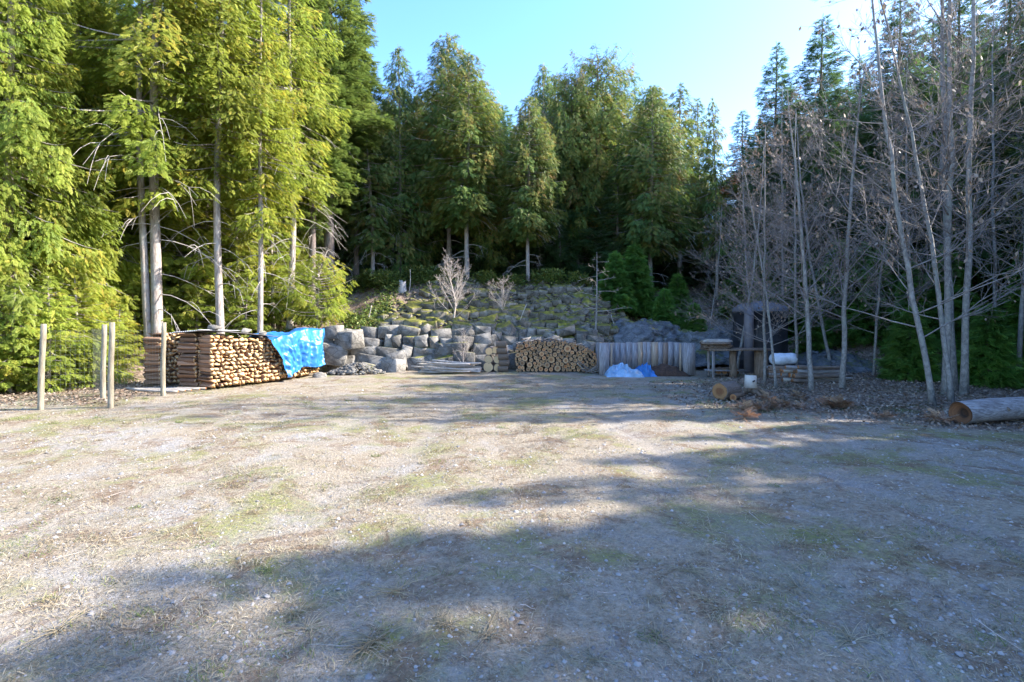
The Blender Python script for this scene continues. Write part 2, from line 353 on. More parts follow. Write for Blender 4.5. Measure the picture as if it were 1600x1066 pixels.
def conifer(name, seed, H, zb, Rc, kind, fmat, bmat, r0, nbr, fl, dens, shape=0.75, droop=0.35, pairs=6, lean=0.0, twin=False, limbs=0, tsides=10, trunk_top=None, bulge=0.35, gap=0.0, hang=0.12):
    rs = np.random.RandomState(seed)
    root = empty(name)
    # trunk
    def axis(z): return np.stack([lean*(z/H)**1.5*H*0.1+0.05*np.sin(z*0.55+seed), 0.05*np.cos(z*0.43+seed*2), z], -1)
    tb = MB(); z = np.concatenate([[-0.6, 0.0, 0.12, 0.35, 0.8], np.linspace(1.5, H*0.985, 14)])
    rad = r0*(1-np.clip(z/H, 0, 1))**0.85+0.012; rad[:3] *= [1.6, 1.35, 1.2]; rad[3] *= 1.08
    tb.tube(axis(z), rad, tsides)
    if twin:
        off = np.stack([np.interp(z, [-1, 1.2, 4, H], [0.05, 0.24, 0.30, 0.5]), np.zeros(len(z)), np.zeros(len(z))], -1)
        tb.tube(axis(z)-off, rad*0.72, tsides)
    tr = tb.build('trunk', bmat, root, True)
    # bare limbs on the lower trunk
    if limbs:
        lb = MB()
        for i in range(limbs):
            h = rs.uniform(0.08*H, zb+0.25*(H-zb)); a = rs.uniform(0, 2*np.pi); L = rs.uniform(0.5, 1.0)*Rc*0.8; s = np.linspace(0, 1, 6)[:, None]
            d = np.array([math.cos(a), math.sin(a), 0]); p0 = axis(np.array([h]))
            P = p0+d*L*s+np.array([0, 0, 1])*(rs.uniform(-0.1, 0.3)*L*s-rs.uniform(0.3, 0.9)*L*s**2)+rs.normal(0, 0.02, (6, 3))*s
            lb.tube(P, np.linspace(0.015, 0.003, 6), 4, cap=False)
            for q in range(3):
                k = rs.randint(2, 5); dd = nrm(d+rs.normal(0, 0.6, 3)); s2 = np.linspace(0, 1, 4)[:, None]
                lb.tube(P[k]+dd*L*0.35*s2-np.array([0, 0, 0.25])*L*s2**2, np.linspace(0.009, 0.003, 4), 3, cap=False)
        lb.build('bare_limb', 'dead_limb', root)
    # crown
    U, UF = frond_unit(kind, pairs, seed)
    cb = MB(); O = []; X = []; Nn = []; S = []; TI = []
    for i in range(nbr):
        u = (i+rs.uniform(0, 1))/nbr
        h = zb+(H-zb)*u**0.92
        if rs.rand() < gap: continue
        t = (h-zb)/(H-zb)
        prof = (1-t)**shape*min(1, (t+0.06)/bulge if t < bulge else 1)**0.6
        L = Rc*max(prof, 0.05)*rs.uniform(0.6, 1.2)
        a = i*2.39996+rs.uniform(-0.5, 0.5); d = np.array([math.cos(a), math.sin(a), 0.0])
        p0 = axis(np.array([h]))[0]
        s = np.linspace(0, 1, 7)
        if kind == 'cedar': up = (0.25*t+0.05)*s-droop*(1.35-t)*s**1.3+0.22*s**3
        else: up = (0.45*t-0.12)*s-droop*0.6*s**2+0.1*s**3
        P = p0+d*(L*s)[:, None]+np.array([0, 0, 1])*(L*up)[:, None]
        cb.tube(P, np.linspace(0.010+0.012*L, 0.004, 7), 3, 1, cap=False)
        n = max(9, int(dens*L*(0.75+L*0.30)))
        ss = rs.uniform(0.12 if t > 0.3 else 0.25, 1.0, n)**0.8
        base = np.stack([np.interp(ss, s, P[:, c]) for c in range(3)], -1)
        perp = np.array([-d[1], d[0], 0]); sg = rs.choice([-1, 1], n); W = (0.42*L*(1-ss)*np.minimum(1, ss*2.2)+0.10)
        uu = rs.uniform(0, 1, n)*W*sg
        pos = base+perp*uu[:, None]+d*(np.abs(uu)*0.45)[:, None]
        pos[:, 2] -= np.abs(uu)*(0.35 if kind == 'cedar' else 0.12)+rs.uniform(0, 1, n)**1.5*hang*L
        dd = d[None]*1.0+perp[None]*(sg*rs.uniform(0.2, 1.1, n))[:, None]
        dd[:, 2] = rs.uniform(-1.5, -0.15, n) if kind == 'cedar' else rs.uniform(-0.45, 0.35, n)
        nn = np.tile([0, 0, 1.0], (n, 1))+rs.normal(0, 0.45 if kind == 'cedar' else 0.35, (n, 3))
        if kind == 'cedar': nn += d*0.55
        O.append(pos); X.append(dd); Nn.append(nn); S.append(fl*rs.uniform(0.6, 1.25, n)*(0.75+0.25*(1-t)))
        tb_ = rs.beta(2, 2.4)
        TI.append(np.clip(tb_*0.5+rs.uniform(0, 0.45, n)+0.12*ss, 0, 1))
    # leader
    n = 44; O.append(axis(H-0.09*H*rs.rand(n)**1.3)); q = rs.normal(0, 1, (n, 3)); q[:, 2] = 0.6; X.append(q); Nn.append(rs.normal(0, 1, (n, 3))); S.append(np.full(n, fl*0.6)); TI.append(np.full(n, 0.6))
    O = np.vstack(O); X = nrm(np.vstack(X)); Nn = np.vstack(Nn); Z = nrm(Nn-X*(Nn*X).sum(-1, keepdims=True)); Yv = np.cross(Z, X)
    V, F = inst(U, UF, O, X, Yv, Z, np.concatenate(S))
    cb.add(V, F, None, 0, np.repeat(np.concatenate(TI), len(U)))
    cb.build('crown', [fmat, bmat], root)
    root['H'] = H
    del root['H']
    return root

HGT = {}
def mk(key, name, seed, H, *a, **k):
    r = conifer(name, seed, H, *a, **k); HGT[key] = [r, H, False]; return r
def put(key, x, y, ztop=None, H=None, wide=1.0, rz=None, label=None, cat='tree', group=None, name=None, tilt=(0, 0), sink=0.0):
    r, H0, used = HGT[key]
    o = r if not used else copy_tree(r); HGT[key][2] = True
    g = gz(x, y)-sink
    if H is None: H = ztop-g
    s = H/H0
    o.location = (x, y, g); o.scale = (s*wide, s*wide, s)
    o.rotation_euler = (tilt[0], tilt[1], rz if rz is not None else (x*7.3+y*3.1) % 6.28)
    if name: o.name = name
    for k in ('label', 'group', 'category'):
        if k in o: del o[k]
    tag(o, label, cat, group); return o

# ---------------------------------------------------------------- ground
def ground():
    def axis(lo, hi, n, c, k):
        t = np.linspace(math.asinh((lo-c)/k), math.asinh((hi-c)/k), n); return c+k*np.sinh(t)
    xs = axis(-260, 260, 420, 0, 9.0); ys = np.concatenate([axis(-60, 0.5, 40, 0.5, 6), axis(0.55, 320, 430, 9, 9.0)])
    Xg, Yg = np.meshgrid(xs, ys); Z = ground_z(Xg, Yg)
    V = np.stack([Xg, Yg, Z], -1).reshape(-1, 3); nx = len(xs); ny = len(ys)
    i = np.arange(ny-1)[:, None]*nx; j = np.arange(nx-1)[None]
    Q = np.stack([i+j, i+j+1, i+nx+j+1, i+nx+j], -1).reshape(-1, 4)
    o = build('ground', V, [Q], 'ground', smooth_=True)
    d = edge_dist(V[:, 0], V[:, 1]); nn = fbm(V[:, 0]*0.8, V[:, 1]*0.8)
    lit = smooth((d+0.35+nn*0.9)/0.8)
    x, y = V[:, 0], V[:, 1]
    # leaf litter under the bare trees at the right, past a curved edge
    ex = np.interp(y, [2, 6.8, 7.6, 9, 10.5, 13, 15, 17], [14, 9.2, 6.3, 4.2, 3.7, 4.6, 7.0, 7.5])
    lit = np.maximum(lit, smooth((x-ex+nn*1.2)/1.0)*smooth((y-5.5)/1.5))
    # dirt behind the posts at the left
    lit = np.maximum(lit, 0.8*smooth((-7.6-x+nn)/0.6)*smooth((y-9.6+0.12*(x+8)+nn*0.3)/0.3))
    a = o.data.attributes.new('track', 'FLOAT', 'POINT'); a.data.foreach_set('value', np.asarray(track(V[:, 0], V[:, 1]), np.float32))
    a = o.data.attributes.new('litter', 'FLOAT', 'POINT'); a.data.foreach_set('value', lit.astype(np.float32))
    tag(o, kind='structure')
m = NT('ground'); p = m.pos()
big = m.noise(p, 0.22, 5, 0.6, 0.4); mid = m.noise(p, 1.3, 6, 0.65, 0.3); fine = m.noise(p, 26, 6, 0.7); vf = m.noise(p, 95, 3, 0.7)
cell = m.voro(p, 48.0, 'Color'); cd = m.voro(p, 48.0, 'Distance'); cell2 = m.voro(p, 120.0, 'Color')
gr = m.mix(0.5, m.ramp(cell, [(0.1, (0.19, 0.18, 0.17)), (0.5, (0.29, 0.275, 0.26)), (0.85, (0.40, 0.385, 0.37))]), m.ramp(cell2, [(0.1, (0.14, 0.13, 0.125)), (0.6, (0.29, 0.275, 0.26)), (0.95, (0.48, 0.46, 0.44))]))
straw = m.ramp(m.math('ADD', m.math('MULTIPLY', fine, 0.6), m.math('MULTIPLY', vf, 0.4)), [(0.3, (0.13, 0.10, 0.07)), (0.5, (0.28, 0.235, 0.175)), (0.7, (0.42, 0.375, 0.30))])
base = m.mix(m.ramp(m.math('ADD', m.math('MULTIPLY', mid, 0.55), m.math('MULTIPLY', big, 0.45)), [(0.37, 0.0), (0.50, 0.94)]), gr, straw)
grn = m.ramp(fine, [(0.3, (0.07, 0.08, 0.02)), (0.6, (0.21, 0.22, 0.055))])
gm = m.math('MULTIPLY', m.ramp(m.noise(p, 0.8, 7, 0.72, 0.5), [(0.50, 0.0), (0.60, 1.0)]), m.ramp(fine, [(0.35, 0.35), (0.6, 0.85)]))
base = m.mix(gm, base, grn)
dirt = m.ramp(fine, [(0.3, (0.09, 0.058, 0.036)), (0.7, (0.25, 0.175, 0.12))])
base = m.mix(m.ramp(m.noise(p, 1.7, 8, 0.78, 0.8), [(0.50, 0.0), (0.60, 0.85)]), base, dirt)
base = m.mix(m.math('MULTIPLY', m.attr('track'), 0.35), base, gr)
lit = m.attr('litter')
lc = m.ramp(m.math('ADD', m.math('MULTIPLY', m.noise(p, 9, 6, 0.7), 0.5), m.math('MULTIPLY', m.voro(p, 26, 'Color'), 0.35)), [(0.2, (0.08, 0.055, 0.04)), (0.4, (0.20, 0.145, 0.11)), (0.62, (0.36, 0.285, 0.235))])
lc = m.mix(m.ramp(m.noise(p, 0.6, 5, 0.7), [(0.5, 0.0), (0.64, 0.75)]), lc, m.ramp(fine, [(0.3, (0.03, 0.045, 0.012)), (0.7, (0.12, 0.13, 0.035))]))
m.col(m.mix(lit, base, lc)); m.rough(0.95); m.p.inputs['Specular IOR Level'].default_value = 0.15
m.bump(m.math('ADD', m.math('ADD', m.math('MULTIPLY', fine, 0.8), m.math('MULTIPLY', vf, 0.5)), m.math('MULTIPLY', cd, -0.18)), 0.8, 0.03)
ground()

# ---------------------------------------------------------------- stones
def rock_mesh(seed, planes=9, sub=2):
    import bmesh
    rs = np.random.RandomState(seed); bm = bmesh.new()
    P = nrm(rs.normal(0, 1, (10+planes, 3))); P = P/np.abs(P).max(1, keepdims=True)**(0.93 if seed < 8 else 0.7)*rs.uniform(0.88, 1.0, (len(P), 1))
    if seed < 8: P = np.vstack([np.array([(a, b, c) for a in (-1, 1) for b in (-1, 1) for c in (-1, 1)])*rs.uniform(0.72, 1.0, (8, 3)), P[:3+seed % 4]*1.05])
    for p in P: bm.verts.new(p)
    h = bmesh.ops.convex_hull(bm, input=bm.verts[:]); bmesh.ops.delete(bm, geom=[g for g in h['geom_interior'] if isinstance(g, bmesh.types.BMVert)], context='VERTS')
    bmesh.ops.dissolve_limit(bm, angle_limit=0.12, verts=bm.verts[:], edges=bm.edges[:])
    bmesh.ops.bevel(bm, geom=bm.edges[:], offset=(0.03 if seed < 8 else 0.045), segments=1, affect='EDGES')
    bmesh.ops.triangulate(bm, faces=bm.faces[:])
    bm.verts.ensure_lookup_table(); bm.verts.index_update()
    v = np.array([x.co[:] for x in bm.verts]); F = np.array([[q.index for q in f.verts] for f in bm.faces]); bm.free()
    v /= np.abs(v).max(0)[None]; return v, F
ROCKS = [rock_mesh(i, planes=(i*5) % 9) for i in range(16)]
_rockmesh = {}
def rock(name, i, loc, size, rot, mat, label, group, cat='boulder'):
    key = (i % 16, mat, name)
    if key not in _rockmesh:
        V, F = ROCKS[i % 16]; o = build(name, V, [F], mat, smooth_=False); _rockmesh[key] = o.data
    else:
        o = bpy.data.objects.new(name, _rockmesh[key]); COL.objects.link(o)
    o.location = loc; o.scale = tuple(np.array(size)/2.0); o.rotation_euler = rot
    return tag(o, label, cat, group)

def edge_y(x):   # depth of the wall foot
    return float(np.interp(x, BND[:, 0][:12], BND[:, 1][:12]))
rs = np.random.RandomState(5)
def wall():
    n = 0
    x0 = -5.9
    for course in range(4):
        zc = [0.20, 0.56, 0.88, 1.14][course]; hh = [0.50, 0.42, 0.38, 0.34][course]
        x = x0+rs.uniform(0, 0.3)
        while x < (2.6 if course else 2.9):
            wd = rs.uniform(0.30, 0.85)*(1.0 if course < 2 else 0.8)
            if x < -3.6: wd *= 1.15
            xc = x+wd/2; y = edge_y(xc)+0.05+0.16*course+rs.uniform(-0.06, 0.1)
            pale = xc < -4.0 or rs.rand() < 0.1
            hz = hh*rs.uniform(0.85, 1.3)
            rock('boulder', rs.randint(8), (xc, y+0.12, zc+rs.uniform(-0.09, 0.09)), (wd*1.16, 0.8, hz*1.16), (rs.uniform(-.2, .2), rs.uniform(-.22, .22), rs.uniform(-.3, .3)),
                 'pale_stone' if pale else 'boulder_stone', 'pale sunlit boulder stacked in the left end of the rock wall' if pale else 'grey boulder stacked in the lower rock wall behind the wood piles', 'boulders stacked in the rock wall')
            x += wd; n += 1
    # big white ones at the left end
    for (px, py, s) in ((520, 552, 0.75), (498, 560, 0.5), (545, 530, 0.62), (507, 535, 0.5), (521, 520, 0.45), (615, 575, 0.55), (575, 578, 0.4), (500, 590, 0.33)):
        Y = 15.9 if py < 585 else 14.6
        rock('boulder', n, (PX(px, Y), Y, PZ(py, Y)), (s*1.2, s, s), (rs.uniform(-.15, .15), rs.uniform(-.2, .2), rs.uniform(-.4, .4)), 'pale_stone', 'pale sunlit boulder stacked in the left end of the rock wall', 'boulders stacked in the rock wall'); n += 1
    return n
nwall = wall()
def slope_rocks():
    pts = []
    for td, x0, x1 in ((1.15, -4.6, 3.4), (2.1, -3.9, 5.2), (3.2, -3.4, 4.6), (4.3, -2.6, 3.6)):
        x = x0
        while x < x1:
            s = rs.uniform(0.34, 0.62)*(1 if td < 2 else 0.85)
            if rs.rand() < 0.8: pts.append((x+s/2, edge_y(x)+td+rs.uniform(-.08, .08)+0.15*math.sin(x*1.3+td), s))
            x += s*0.98
    nrow = len(pts)
    for i in range(6000):
        x = rs.uniform(-5.4, 6.2); d = rs.uniform(0.35, 5.4); y = edge_y(x)+d
        if x > 3.0 and d < 1.2+0.2*(x-3): continue
        if x < -3.5 and d > 2.6+0.6*(x+5.4): continue
        if x > 4.5 and d > 3.2: continue
        s = rs.uniform(0.2, 0.58)*(1.15 if d < 2 else 0.85)
        if all((x-a)**2+(y-b)**2 > (0.40*(s+c))**2 for a, b, c in pts): pts.append((x, y, s))
    rows = pts[:nrow]; oth = pts[nrow:]; oth.sort(key=lambda q: -q[2]/q[1]); pts = rows+oth
    room = 296-nwall
    for i, (x, y, s) in enumerate(pts[:room]):
        rw = i < nrow
        rock('boulder', rs.randint(8) if rw else rs.randint(16), (x, y, gz(x, y)+(0.10 if rw else 0.04)), (s*rs.uniform(1.05, 1.3), s*1.1, s*rs.uniform(0.65, 0.9)) if rw else (s*rs.uniform(1, 1.5), s*1.1, s*rs.uniform(0.55, 0.85)), (rs.uniform(-.15, .15), rs.uniform(-.15, .15), rs.uniform(-.2, .2)) if rw else (rs.uniform(-.5, .5)+0.15, rs.uniform(-.45, .45), rs.uniform(-1.5, 1.5)), 'rubble_stone',
             'mossy grey boulder lying on the slope above the rock wall', 'mossy boulders on the rubble slope')
    mb = MB()
    rest = pts[room:]+[(rs.uniform(-5.2, 6.2), None, rs.uniform(0.08, 0.22)) for _ in range(1500)]
    for (x, y, s) in rest:
        if y is None: y = edge_y(x)+rs.uniform(0.5, 5.6)
        V, F = ROCKS[8+rs.randint(8)]; a = rs.uniform(0, 6.28); c, s_ = math.cos(a), math.sin(a)
        V = V*np.array([s*0.6, s*0.5, s*0.35]); V = V@np.array([[c, s_, 0], [-s_, c, 0], [0, 0, 1]])
        mb.add(V+np.array([x, y, gz(x, y)+0.02]), None, F)
    o = mb.build('rubble', 'rubble_stone'); tag(o, 'small mossy stones filling the slope between the boulders', 'stones', kind='stuff')
slope_rocks()
# second coursed row high on the slope at the right of the pile
for i in range(15):
    x = 1.1+i*0.33; y = edge_y(x)+1.75+rs.uniform(-.05, .05)
    for c in range(2):
        if x > 3.6 and c == 0: continue
        pass
# bedrock outcrop
def outcrop(x0, x1, y0, y1, h, seed, label):
    nx, ny = 130, 60; rs_ = np.random.RandomState(seed)
    u, v = np.meshgrid(np.linspace(0, 1, nx), np.linspace(0, 1, ny))
    X = lerp(x0, x1, u); Y = lerp(y0, y1, v)
    env = np.sin(np.pi*np.clip(u, 0, 1))**0.55*np.sin(np.pi*np.clip(v*0.93+0.03, 0, 1))**0.5
    Z = ground_z(X, Y)-0.25+h*env*(0.9+0.5*fbm(X*0.9+seed, Y*0.9))+0.12*np.abs(fbm(X*3, Y*3))*env
    Z = Z+env*(0.30*(0.5-np.abs(fbm(X*1.6+seed, Y*1.6+Z, 4)))-0.10+0.16*(0.3-np.abs(fbm(X*5, Y*5+4*Z, 3))))
    X = X+fbm(X*2+3, Z*4)*0.25+fbm(X*6, Z*9)*.06; Y = Y+fbm(X*2+9, Z*5)*0.3
    V = np.stack([X, Y, Z], -1).reshape(-1, 3); i = np.arange(ny-1)[:, None]*nx; j = np.arange(nx-1)[None]
    Q = np.stack([i+j, i+j+1, i+nx+j+1, i+nx+j], -1).reshape(-1, 4)
    tag(build('rock_outcrop', V, [Q], 'bedrock'), label, 'rock')
outcrop(3.5, 8.9, 16.4, 19.2, 1.55, 3, 'rough dark blue grey bedrock rising behind the board bin')
outcrop(8.9, 11.6, 15.4, 17.8, .75, 9, 'dark bedrock hump behind the bare trees right of the black tank')

# gravel heap by the firewood
mb = MB()
for i in range(420):
    a = rs.uniform(0, 6.28); q = rs.rand()**0.6; s = rs.uniform(0.03, 0.10); V, F = ROCKS[8+rs.randint(8)]
    x = -4.65+0.85*q*math.cos(a); y = 15.3+0.4*q*math.sin(a); z = 0.30*(1-q)+rs.uniform(0, 0.03)
    mb.add(V*s*np.array([.7, .6, .45])+np.array([x, y, z]), None, F)
tag(mb.build('gravel_heap', 'pale_stone'), 'low heap of pale gravel at the foot of the rock wall', 'gravel', kind='stuff')

# ---------------------------------------------------------------- loose ground cover
U1 = np.array([(0, 0, 0), (0.5, -0.5, 0.05), (1, 0, 0), (0.5, 0.5, 0.05)], float); UQ = np.array([[0, 1, 2, 3]])
def scatter(n, fn, seed):
    r = np.random.RandomState(seed); return fn(r, n)
def view_pts(r, n, ylo, yhi, pw=1.0, xl=-1.12, xr=1.12):
    # uniform on the ground with a fall-off, not tied to the picture
    y = 1.4+(yhi-1.4)*r.rand(n)**pw; y = np.maximum(y, ylo*r.rand(n)); x = y*r.uniform(xl, xr, n); return x, y
def gravel():
    r = np.random.RandomState(21); n = 34000
    x, y = view_pts(r, n, 1.2, 14, 1.7, -1.15, 1.15)
    msk = vnoise(x*0.7, y*0.7)+r.uniform(-.35, .5, n) > -0.1; x, y = x[msk], y[msk]; n = len(x)
    z = ground_z(x, y); s = np.clip(r.lognormal(-4.9, 0.5, n), 0.003, 0.028)*(0.75+0.05*y)
    U = np.array([(1, 0, 0), (0.2, 0.8, 0.1), (-0.9, 0.3, 0), (-0.3, -0.8, 0), (0.6, -0.6, 0), (0.1, 0.1, 0.7), (-0.3, -0.1, 0.62)], float)
    T = np.array([(0, 1, 5), (1, 2, 6), (1, 6, 5), (2, 3, 6), (3, 4, 5), (3, 5, 6), (4, 0, 5)])
    a = r.uniform(0, 6.28, n); X = np.stack([np.cos(a), np.sin(a), r.normal(0, .15, n)], -1); Z = nrm(np.stack([r.normal(0, .2, n), r.normal(0, .2, n), np.ones(n)], -1)); Y = nrm(np.cross(Z, X))
    V, F = inst(U, T, np.stack([x, y, z-0.001], -1), X, Y, Z, s)
    tag(build('gravel', V, [F], 'gravel_loose', tint=np.repeat(r.rand(n), len(U))), 'loose pale gravel spread over the yard', 'gravel', kind='stuff')
foliage('gravel_loose', [(0, (0.15, 0.145, 0.145)), (0.45, (0.28, 0.27, 0.27)), (0.9, (0.36, 0.345, 0.33)), (1, (0.44, 0.425, 0.41))], 0.0, 0.1)
gravel()
def grass():
    r = np.random.RandomState(22); n = 75000
    # clumps
    nc = 2100; cx, cy = view_pts(r, nc, 1.2, 15, 1.35, -1.15, 1.15)
    ok = fbm(cx*0.45+3, cy*0.45)+r.uniform(-.25, .3, nc) > 0.0; cx, cy = cx[ok], cy[ok]; k = len(cx)
    crad = r.uniform(0.03, 0.20, k); ctint = np.where(r.rand(k) < 0.12, 1.15, r.rand(k)*0.95)
    q = r.randint(0, k, n); a = r.uniform(0, 6.28, n); rr = crad[q]*r.rand(n)**0.5*1.3
    x = cx[q]+rr*np.cos(a)*1.3; y = cy[q]+rr*np.sin(a)
    # loose straws everywhere
    n2 = 95000; x2, y2 = view_pts(r, n2, 1.2, 14, 1.5, -1.15, 1.15)
    x2[:20000] = r.uniform(-6, 7, 20000); y2[:20000] = r.uniform(16.6, 22.5, 20000)
    x = np.concatenate([x, x2]); y = np.concatenate([y, y2]); N = len(x)
    flat = np.concatenate([r.uniform(0.05, 0.9, n), r.uniform(-0.02, 0.12, n2)])
    a = r.uniform(0, 6.28, N); X = nrm(np.stack([np.cos(a), np.sin(a), flat], -1)); Nn = nrm(np.stack([r.normal(0, .4, N), r.normal(0, .4, N), np.ones(N)], -1)); Y = nrm(np.cross(Nn, X))*0.07; Z = np.cross(X, nrm(Y))
    S = np.concatenate([r.uniform(0.015, 0.055, n), r.uniform(0.015, 0.065, n2)])*(0.8+0.045*y)
    U = np.array([(0, -.5, 0), (0, .5, 0), (0.55, 0.5, 0.12), (0.55, -0.5, 0.12), (1, 0, 0.02)], float)
    V, F = inst(U, np.array([[0, 1, 2, 3]]), np.stack([x, y, ground_z(x, y)], -1), X, Y, Z, S)
    T = (np.array([[3, 2, 4]])[None]+np.arange(N)[:, None, None]*5).reshape(-1, 3)
    t = np.concatenate([np.clip(ctint[q]*0.75+r.uniform(0, .28, n), 0, 1), r.uniform(0.2, 0.8, n2)])
    tag(build('dry_grass', V, [F, T], 'dry_grass', tint=np.repeat(t, 5)), 'dry tufts and straws of grass growing through the gravel', 'grass', kind='stuff')
    # twigs lying about
    mb = MB()
    for i in range(190):
        x, y = r.uniform(-4, 9), r.uniform(1.8, 9.5); L = r.uniform(0.03, 0.14); a = r.uniform(0, 6.28); s = np.linspace(-1, 1, 4)
        P = np.stack([x+L*s*math.cos(a), y+L*s*math.sin(a)+r.normal(0, .01, 4), gz(x, y)+0.012+np.abs(r.normal(0, .008, 4))], -1)
        mb.tube(P, np.linspace(0.0025, 0.001, 4), 3, cap=False)
    tag(mb.build('fallen_twigs', 'pale_twig'), 'thin pale twigs scattered on the gravel', 'twigs', kind='stuff')
grass()
def litter():
    r = np.random.RandomState(23); n = 36000
    x = r.uniform(3.2, 16, n); y = 5.5+r.rand(n)*13
    ex = np.interp(y, [2, 6.8, 7.6, 9, 10.5, 13, 15, 17], [14, 9.0, 6.0, 3.9, 3.5, 4.4, 7.0, 7.5])
    ok = (x > ex+r.normal(0, 0.7, n)); x, y = x[ok], y[ok]
    x = np.concatenate([x, r.uniform(-11, -7.6, 2500), r.uniform(-6, 12, 9000)]); y = np.concatenate([y, r.uniform(9.4, 13, 2500), r.uniform(17, 24, 9000)]); n = len(x)
    a = r.uniform(0, 6.28, n); X = nrm(np.stack([np.cos(a), np.sin(a), r.normal(0.1, .35, n)], -1)); Nn = nrm(np.stack([r.normal(0, .5, n), r.normal(0, .5, n), np.ones(n)], -1)); Y = nrm(np.cross(Nn, X)); Z = np.cross(X, Y)
    U = np.array([(0, 0, 0), (0.5, -0.32, 0.12), (1, 0, 0.02), (0.5, 0.32, 0.12)], float)
    V, F = inst(U, UQ, np.stack([x, y, ground_z(x, y)+0.012+r.rand(n)*0.02], -1), X, Y, Z, r.uniform(0.035, 0.085, n))
    tag(build('fallen_leaves', V, [F], 'dead_leaf', tint=np.repeat(r.beta(2, 2, n), 4)), 'brown fallen leaves under the bare trees', 'leaves', kind='stuff')
litter()
def undergrowth():
    r = np.random.RandomState(24); n = 52000
    x = np.concatenate([r.uniform(-22, 14, n//2), r.uniform(-9.5, -3.2, n-n//2)]); y = np.concatenate([r.uniform(15, 32, n//2), r.uniform(14.5, 22.5, n-n//2)])
    d = edge_dist(x, y); ms = fbm(x*0.5, y*0.5)+r.uniform(-.2, .25, n)
    ok = (d > 0.5) & (ms > -0.12) & ~((x > -4.5) & (x < 6) & (d < 5.0)); 
    ok |= (x > -5.5) & (x < 4) & (d > 4.6) & (d < 8)
    ok &= ~((x > -4.0) & (x < 6) & (d < 4.4))
    x, y, d = x[ok], y[ok], d[ok]; n = len(x)
    h = 0.08+r.rand(n)*0.42*np.clip(0.5+1.3*fbm(x*1.1, y*1.1), 0.1, 1.3)
    X = nrm(r.normal(0, 1, (n, 3))*[1, 1, .5]); Nn = nrm(np.stack([r.normal(0, .6, n), r.normal(0, .6, n), np.ones(n)], -1)); Y = nrm(np.cross(Nn, X)); Z = np.cross(X, Y)
    U = np.array([(0, 0, 0), (0.5, -0.28, 0.05), (1, 0, -.08), (0.5, 0.28, 0.05)], float)
    V, F = inst(U, UQ, np.stack([x, y, ground_z(x, y)+h], -1), X, Y, Z, r.uniform(0.07, 0.15, n))
    tag(build('undergrowth', V, [F], 'salal', tint=np.repeat(r.beta(2, 2, n), 4)), 'low leafy salal covering the bank under the trees', 'ground cover', kind='stuff')
undergrowth()

# ---------------------------------------------------------------- conifers
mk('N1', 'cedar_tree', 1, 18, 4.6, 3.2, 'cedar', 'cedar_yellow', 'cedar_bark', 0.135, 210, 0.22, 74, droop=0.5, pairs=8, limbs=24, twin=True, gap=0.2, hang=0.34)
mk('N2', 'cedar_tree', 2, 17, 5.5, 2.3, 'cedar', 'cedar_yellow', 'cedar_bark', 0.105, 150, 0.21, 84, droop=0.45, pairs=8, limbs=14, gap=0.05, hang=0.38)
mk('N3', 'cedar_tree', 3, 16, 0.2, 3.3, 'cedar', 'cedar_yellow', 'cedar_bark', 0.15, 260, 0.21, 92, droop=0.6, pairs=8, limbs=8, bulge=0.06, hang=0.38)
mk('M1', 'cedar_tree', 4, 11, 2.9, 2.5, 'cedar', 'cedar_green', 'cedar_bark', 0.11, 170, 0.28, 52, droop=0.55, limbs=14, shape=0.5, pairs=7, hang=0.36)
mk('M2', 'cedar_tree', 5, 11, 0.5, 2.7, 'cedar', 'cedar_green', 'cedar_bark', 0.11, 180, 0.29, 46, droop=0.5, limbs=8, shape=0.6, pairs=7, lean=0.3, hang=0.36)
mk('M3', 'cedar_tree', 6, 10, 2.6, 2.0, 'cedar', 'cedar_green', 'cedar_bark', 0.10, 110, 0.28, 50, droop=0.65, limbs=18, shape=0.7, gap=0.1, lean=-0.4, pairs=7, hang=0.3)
mk('M4', 'broad_tree', 13, 10, 1.5, 3.3, 'cedar', 'cedar_green', 'fir_bark', 0.14, 170, 0.28, 42, droop=0.15, limbs=10, shape=0.34, bulge=0.5, pairs=6, hang=0.3)
mk('F1', 'fir_tree', 7, 17, 3.6, 2.7, 'fir', 'fir_green', 'fir_bark', 0.22, 240, 0.27, 66, droop=0.35, limbs=16, shape=0.55, pairs=8)
mk('F2', 'fir_tree', 8, 12, 0.8, 2.4, 'fir', 'hemlock_green', 'fir_bark', 0.13, 190, 0.28, 72, droop=0.3, limbs=10, shape=0.7, pairs=6, hang=0.24)
mk('H1', 'hemlock_tree', 9, 12, 0.4, 2.6, 'fir', 'hemlock_green', 'fir_bark', 0.12, 165, 0.30, 60, droop=0.6, limbs=6, shape=0.68, pairs=6, bulge=0.12, lean=0.3, hang=0.25)
mk('H2', 'hemlock_tree', 14, 6, 0.15, 1.9, 'fir', 'young_green', 'fir_bark', 0.04, 170, 0.34, 84, droop=0.45, limbs=4, shape=0.7, pairs=7, bulge=0.12, gap=0.1, hang=0.25)
mk('Y1', 'young_conifer', 10, 3, 0.1, 1.0, 'fir', 'young_green', 'fir_bark', 0.03, 170, 0.30, 110, droop=0.2, shape=0.75, pairs=7, bulge=0.1, tsides=6, hang=0.25)
mk('Y2', 'young_cedar', 11, 5, 0.4, 1.3, 'cedar', 'cedar_yellow', 'cedar_bark', 0.045, 80, 0.26, 44, droop=0.4, shape=0.7, pairs=6, tsides=6)
def cpx(px, Y): return PX(px, Y), Y
def tr(key, px, Y, ytop=None, H=None, **k):
    x = PX(px, Y); return put(key, x, Y, ztop=None if ytop is None else PZ(ytop, Y), H=H, **k)
